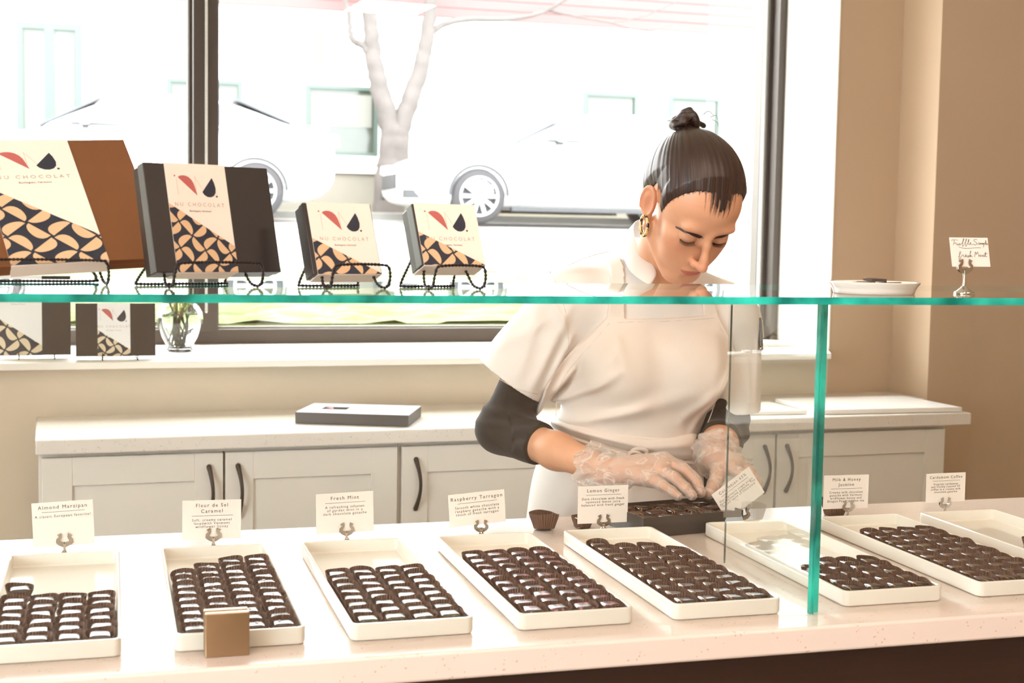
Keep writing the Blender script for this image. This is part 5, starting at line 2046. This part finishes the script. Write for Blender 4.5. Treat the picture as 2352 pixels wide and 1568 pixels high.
def coat(P):
    d = coat_core(P)
    e = cone(P, SH0, SH1 + ax1 * .05, .062, .078)
    d = smin(d, e, .035)
    e2 = cone(P, SR0, SR1 + ax2 * .05, .054, .054)
    d = smin(d, e2, .03)
    d = d - 1.5 * ridge(P, FOLD_SL, 2.6) * (P[:, 1] < 2.66) - ridge(P, [(1330, 830, 1300, 990, .006, .010), (1720, 760, 1715, 920, .004, .009), (1690, 800, 1700, 930, .004, .008)], 2.58)
    # sleeve hems and hollow sleeve ends
    h1 = (P - _n(SH1)) @ _n(ax1)
    in1 = cone(P, SH0, SH1 + ax1 * .05, .055, .0710)
    reg1 = ((P - _n(SH0)) @ _n(ax1)) > .06
    lat1 = np.sqrt(np.maximum(((P - _n(SH1)) ** 2).sum(1) - h1 ** 2, 0))
    cut1 = np.where(lat1 < .135, h1 + .012 * np.sin(lat1 * 30), -1)
    sleeve1 = np.where((P[:, 0] < SH0[0] - .02), 1, 0)
    d = np.where((sleeve1 == 1) & (h1 > -.25), np.maximum(d, cut1), d)
    d = np.where((sleeve1 == 1) & reg1, smax(d, -in1, .001), d)
    h2 = (P - _n(SR1)) @ _n(ax2)
    lat2 = np.sqrt(np.maximum(((P - _n(SR1)) ** 2).sum(1) - h2 ** 2, 0))
    sl2 = P[:, 0] > SR1[0] - .050
    d = np.where(sl2, np.maximum(d, h2), d)
    in2 = cone(P, SR0, SR1 + ax2 * .05, .047, .047)
    reg2 = ((P - _n(SR0)) @ _n(ax2)) > .08
    d = np.where(sl2 & reg2, smax(d, -in2, .001), d)
    # neck opening
    nk = cone(P, NECK0 - (NECK1 - NECK0) * .3, NECK1, .060, .060)
    d = smax(d, -nk, .004)
    # open V below the collar
    v = cone(P, A(1520, 640, 2.50), A(1530, 690, 2.50), .030, .012)
    d = smax(d, -v, .004)
    d = np.maximum(d, .80 - P[:, 2])
    # shallow seam line of the sleeve
    return d


co = mesh_field('chef_coat', coat, (.66, 2.36, .80), (1.40, 2.94, 1.48), .0026, M_coat, person)

# collar: standing band round the neck, open at the front
ctop = [(1500, 648, 2.500), (1507, 629, 2.506), (1500, 610, 2.518), (1480, 588, 2.540), (1463, 561, 2.572), (1455, 535, 2.61), (1457, 512, 2.65), (1472, 504, 2.69), (1500, 504, 2.71), (1550, 515, 2.71), (1590, 550, 2.68), (1604, 590, 2.63), (1596, 622, 2.57), (1572, 648, 2.53)]
cbot = [(1492, 656, 2.496), (1488, 652, 2.498), (1472, 642, 2.510), (1450, 624, 2.53), (1436, 598, 2.565), (1429, 566, 2.605), (1430, 548, 2.655), (1455, 545, 2.71), (1500, 550, 2.73), (1555, 560, 2.73), (1608, 590, 2.70), (1624, 625, 2.65), (1616, 652, 2.59), (1580, 670, 2.545)]
ct_ = spline([A(*q) for q in ctop], 6)
cb_ = spline([A(*q) for q in cbot], 6)
cc_ = Vector(NECK0) * .4 + Vector(NECK1) * .6
m = MB()
rg = []
for a, b in zip(ct_, cb_):
    mid = (a + b) / 2
    o_ = Vector((mid.x - cc_.x, mid.y - cc_.y, 0)).normalized()
    bul = o_ * .0025
    row = []
    for k in range(5):
        t = k / 4
        row.append(a.lerp(b, t) + bul * math.sin(PI * t))
    rg.append([q + o_ * .0011 for q in row] + [q - o_ * .0011 for q in row[::-1]])
m.rings(rg, True)
adopt(m.build('collar', M_coat, smooth=60), person)
YB = 2.53
BIB = px([(1398, 733), (1520, 730), (1642, 722), (1656, 745), (1676, 780), (1688, 812), (1684, 840), (1668, 880), (1650, 915), (1636, 960), (1618, 1000), (1602, 1040), (1500, 1040), (1268, 1000), (1268, 960), (1274, 900), (1290, 862), (1322, 820), (1360, 778)], YB)
STRAP1 = px([(1398, 742), (1434, 742), (1440, 650), (1450, 590), (1462, 540), (1440, 536), (1424, 600), (1410, 660)], YB)
STRAP2 = px([(1612, 740), (1648, 735), (1640, 700), (1618, 650), (1600, 610), (1578, 612), (1596, 660), (1610, 700)], YB)


def coat_smooth(P):
    d = coat_core(P)
    d = smin(d, cone(P, SH0, SH1 + ax1 * .05, .062, .078), .035)
    return smin(d, cone(P, SR0, SR1 + ax2 * .05, .054, .054), .03)


def bib(P):
    d0 = coat_smooth(P)
    f = ridge(P, FOLD_BIB, YB)
    off = .0075 + f * 1.5
    p = poly2d(P[:, 0], P[:, 2], BIB)
    d = np.maximum(d0 - off, -(d0 + .004))
    d = smax(d, p, .0015)
    for sp in (STRAP1, STRAP2):
        q = poly2d(P[:, 0], P[:, 2], sp)
        e = smax(np.maximum(d0 - .0062, -(d0 + .004)), q, .001)
        d = np.minimum(d, e)
    return np.maximum(d, P[:, 1] - 2.64)


ap = mesh_field('apron', bib, (.70, 2.34, .95), (1.28, 2.66, 1.46), .0024, M_apron, person, pad=1.6)

SKIRT = px([(1285, 985), (1600, 1010), (1612, 1060), (1640, 1200), (1700, 1400), (1120, 1400), (1165, 1230), (1205, 1130), (1255, 1050)], YB)


def skirt(P):
    d0 = coat_core(P)
    f = ridge(P, [(1300, 1030, 1215, 1190, .006, .014), (1360, 1050, 1300, 1250, .006, .016), (1590, 1060, 1600, 1200, .006, .014), (1440, 1080, 1430, 1250, .004, .016)], YB)
    d = np.maximum(d0 - .010 - f, -(d0 + .003))
    d = smax(d, poly2d(P[:, 0], P[:, 2], SKIRT), .002)
    d = np.maximum(d, P[:, 1] - 2.74)
    return np.maximum(d, .815 - P[:, 2])


mesh_field('apron_skirt', skirt, (.66, 2.30, .81), (1.36, 2.76, 1.06), .0030, M_apron, ap, pad=1.6)

BELT = px([(1266, 962), (1330, 982), (1420, 1000), (1480, 1008), (1540, 1003), (1590, 996), (1606, 1000), (1602, 1030), (1592, 1058), (1520, 1050), (1430, 1030), (1350, 1012), (1275, 990)], YB)


def belt(P):
    d0 = coat_core(P)
    p = poly2d(P[:, 0], P[:, 2], BELT)
    bulge = .006 + .008 * np.clip(-p / .012, 0, 1) ** .6
    d = np.maximum(np.maximum(d0 - bulge - .005, -(d0 + .003)), p - .001)
    d = d - ridge(P, [(1290, 985, 1450, 1018, .003, .006), (1470, 1022, 1590, 1020, .004, .008)], YB)
    return np.maximum(d, P[:, 1] - 2.66)


mesh_field('waist_roll', belt, (.70, 2.34, .95), (1.26, 2.68, 1.10), .0022, M_apron, ap, pad=1.6)
# knot and tie cords
kx = A(1470, 1052, 2.515)


def snap(u, v, off=.012):
    """point on the front of the clothes at pixel u, v"""
    ys = np.linspace(2.30, 2.66, 241)
    P = np.array([A(u, v, y) for y in ys], dtype=np.float32)
    d = coat_core(P) - off
    k = int(np.argmax(d < 0)) if (d < 0).any() else 120
    return P[k].astype(float)


m = MB()
for pts, r in (([(1290, 998), (1350, 1018), (1410, 1036), (1455, 1050)], .0032), ([(1484, 1050), (1530, 1058), (1592, 1064)], .0030)):
    m.tube(spline([snap(u, v, .019) for u, v in pts], 5), r, 8)
k0 = Vector(snap(1470, 1052, .026))
m.tube(spline([k0 + Vector(p) for p in [(-.014, .002, .004), (-.018, -.006, .016), (-.004, -.010, .020), (.010, -.008, .014), (.004, -.008, .002)]], 6), .0042, 8)
m.tube(spline([k0 + Vector(p) for p in [(-.010, -.002, -.010), (-.026, -.006, -.004), (-.024, -.008, .012), (-.008, -.010, .012), (.002, -.008, .0)]], 6), .0042, 8)
m.ball(k0 + Vector((0, -.004, .002)), .0105, 16, 10, s=(1, .8, .9))
m.tube(spline([k0 + Vector(p) for p in [(0, -.006, -.004), (.006, -.006, -.022), (.002, -.004, -.045)]], 6), .0036, 8)
kn = m.build('tie_knot', M_apron, smooth=70)
adopt(kn, person)

def snap_coat(u, v, y0=2.36, y1=2.72, f=None):
    ys = np.linspace(y0, y1, 361)
    P = np.array([A(u, v, y) for y in ys], dtype=np.float32)
    d = (f or coat)(P)
    k = int(np.argmax(d < 0)) if (d < 0).any() else 200
    return P[k].astype(float)


M_seam = mat('stitched_seam', '#d6cdc6', rough=.9)
m = MB()
for pts in ([(1262, 622), (1276, 648), (1292, 690), (1303, 740), (1306, 800)], [(1224, 846), (1150, 812)][:0], [(1100, 838), (1140, 866), (1190, 893), (1236, 905)], [(1300, 612), (1350, 590), (1400, 577)]):
    if pts:
        m.tube([snap_coat(u, v) for u, v in [tuple(q)[:2] for q in spline([(a, b, 0) for a, b in pts], 6)]], .0009, 5)
adopt(m.build('coat_seam', M_seam, smooth=60), person)

m = MB()
for pts in ([(1400, 742), (1364, 784), (1326, 826), (1296, 866), (1281, 905), (1277, 955)], [(1402, 741), (1460, 739), (1520, 738), (1580, 735), (1640, 730)], [(1650, 742), (1672, 784), (1682, 816), (1676, 845), (1650, 905), (1630, 960), (1612, 1000)]):
    m.tube([snap_coat(u, v, 2.36, 2.66, bib) for u, v in [tuple(q)[:2] for q in spline([(a, b, 0) for a, b in pts], 8)]], .0008, 5)
adopt(m.build('apron_hem', M_seam, smooth=60), person)


# under sleeves
def under(P):
    d = None
    for s in ('L', 'R'):
        a, b, c = J['sh' + s], J['el' + s], J['wr' + s]
        up = (b - a) / np.linalg.norm(b - a)
        fo = (c - b) / np.linalg.norm(c - b)
        t = (P - _n(b)) @ _n(up)
        ff = (P - _n(b)) @ _n(fo)
        e = arm(P, s, .03) - .0065
        if s == 'L':
            w = .0026 * np.sin(t * 190 + 2 * np.sin(P[:, 1] * 60)) * np.exp(-((t + .03) / .05) ** 2) * (P[:, 0] > b[0])
            e = e - w - ridge(P, [(1120, 940, 1222, 955, .004, .008), (1105, 975, 1215, 965, .003, .007), (1180, 1000, 1255, 1000, .004, .009), (1110, 1000, 1200, 1060, .003, .01)], 2.62)
            e = np.maximum(e, ff - .115)
        else:
            e = e - .002 * np.sin(t * 170)
            e = np.maximum(e, ff - .105)
        e = np.maximum(e, -((P - _n(a)) @ _n(up)) + .05)
        d = e if d is None else np.minimum(d, e)
    return d


us = mesh_field('black_undershirt_sleeve', under, (.68, 2.40, .93), (1.34, 2.76, 1.30), .0024, M_under, person)

# ---- gloves
M_glove = bpy.data.materials.new('translucent_vinyl')
M_glove.use_nodes = True
_nt = M_glove.node_tree
_nt.nodes.clear()
_o = _nt.nodes.new('ShaderNodeOutputMaterial')
_pr = _nt.nodes.new('ShaderNodeBsdfPrincipled'); _pr.inputs['Base Color'].default_value = (.86, .80, .76, 1); _pr.inputs['Roughness'].default_value = .28
_tp = _nt.nodes.new('ShaderNodeBsdfTransparent'); _tp.inputs[0].default_value = (.97, .95, .93, 1)
_lw = _nt.nodes.new('ShaderNodeLayerWeight'); _lw.inputs['Blend'].default_value = .45
_nz = _nt.nodes.new('ShaderNodeTexNoise'); _nz.inputs['Scale'].default_value = 30; _nz.inputs['Detail'].default_value = 1.5; _nz.inputs['Distortion'].default_value = .8
_tc = _nt.nodes.new('ShaderNodeTexCoord')
_nt.links.new(_tc.outputs['Object'], _nz.inputs['Vector'])
_mr = _nt.nodes.new('ShaderNodeMapRange'); _mr.inputs['From Min'].default_value = .0; _mr.inputs['From Max'].default_value = .035; _mr.inputs['To Min'].default_value = .46; _mr.inputs['To Max'].default_value = .20
_ad = _nt.nodes.new('ShaderNodeMath'); _ad.operation = 'ADD'; _ad.use_clamp = True
_m5 = _nt.nodes.new('ShaderNodeMath'); _m5.operation = 'MULTIPLY'; _m5.inputs[1].default_value = .45
_s1 = _nt.nodes.new('ShaderNodeMath'); _s1.operation = 'SUBTRACT'; _s1.inputs[1].default_value = .5
_s2 = _nt.nodes.new('ShaderNodeMath'); _s2.operation = 'ABSOLUTE'
_nt.links.new(_nz.outputs['Fac'], _s1.inputs[0]); _nt.links.new(_s1.outputs[0], _s2.inputs[0]); _nt.links.new(_s2.outputs[0], _mr.inputs[0]); _nt.links.new(_lw.outputs['Facing'], _m5.inputs[0]); _nt.links.new(_mr.outputs[0], _ad.inputs[0]); _nt.links.new(_m5.outputs[0], _ad.inputs[1])
_bp = _nt.nodes.new('ShaderNodeBump'); _bp.inputs['Strength'].default_value = .7; _bp.inputs['Distance'].default_value = .004
_nt.links.new(_nz.outputs['Fac'], _bp.inputs['Height']); _nt.links.new(_bp.outputs[0], _pr.inputs['Normal'])
_ms = _nt.nodes.new('ShaderNodeMixShader')
_nt.links.new(_ad.outputs[0], _ms.inputs[0]); _nt.links.new(_tp.outputs[0], _ms.inputs[1]); _nt.links.new(_pr.outputs[0], _ms.inputs[2]); _nt.links.new(_ms.outputs[0], _o.inputs[0])


def glove_field(hd, s):
    a, w = J['el' + s], J['wr' + s]
    ax = (w - a) / np.linalg.norm(w - a)

    def f(P):
        d = hd(P).astype(np.float32)
        t = (P - _n(w)) @ _n(ax)
        cuff = cone(P, w - ax * .045, w + ax * .03, .047, .030)
        d = smin(d, cuff, .012)
        fd = np.clip((.055 - t) / .05, 0, 1)
        wr = .0022 * np.sin(P[:, 0] * 240 + 60 * P[:, 2] + 2.5 * np.sin(P[:, 2] * 170)) + .0015 * np.sin(P[:, 2] * 310 + P[:, 1] * 130)
        d = d - .0022 - wr * (.15 + .85 * fd)
        d = np.maximum(d, -(t + .040) + .004 * np.sin(P[:, 2] * 160))
        return d
    return f


for s, hd in (('L', hand1), ('R', hand2)):
    w = J['wr' + s]
    mesh_field('glove', glove_field(hd, s), w - np.array([.10, .20, .13]), w + np.array([.24, .09, .09]), .0018, M_glove, person)

# ---- pen in the sleeve pocket
pt = A(1742, 745, 2.545)
m = MB()
m.tube([A(1744, 730, 2.545), A(1748, 795, 2.535)], .0045, 10)
adopt(m.build('pen', mat('black_pen', '#1f1e20', rough=.3), smooth=60), person)
m = MB()
m.tube([A(1751, 735, 2.535), A(1754, 775, 2.53)], .0016, 6)
m.ball(A(1748, 800, 2.535), .0050, 10, 6)
adopt(m.build('pen_clip', M_chrome, smooth=60), person)

# ---- legs and shoes behind the counter
M_trou = mat('dark_trousers', '#2c2b2e', rough=.8)
M_shoe = mat('black_shoe', '#1c1a1a', rough=.5)
for s in (-1, 1):
    hx = 1.05 + s * .085
    def leg(P, hx=hx, s=s):
        return smin(cone(P, (hx, 2.68, .90), (hx + s * .01, 2.66, .48), .092, .062), cone(P, (hx + s * .01, 2.66, .48), (hx + s * .02, 2.70, .07), .060, .045), .03)
    mesh_field('trouser_leg', leg, (hx - .14, 2.52, .0), (hx + .14, 2.84, 1.0), .008, M_trou, person)
    def shoe(P, hx=hx, s=s):
        d = smin(ell(P, (hx + s * .02, 2.63, .035), (.046, .120, .045)), ell(P, (hx + s * .02, 2.71, .055), (.040, .05, .06)), .03)
        return np.maximum(d, .002 - P[:, 2])
    mesh_field('shoe', shoe, (hx - .12, 2.46, -.01), (hx + .12, 2.80, .13), .006, M_shoe, person)
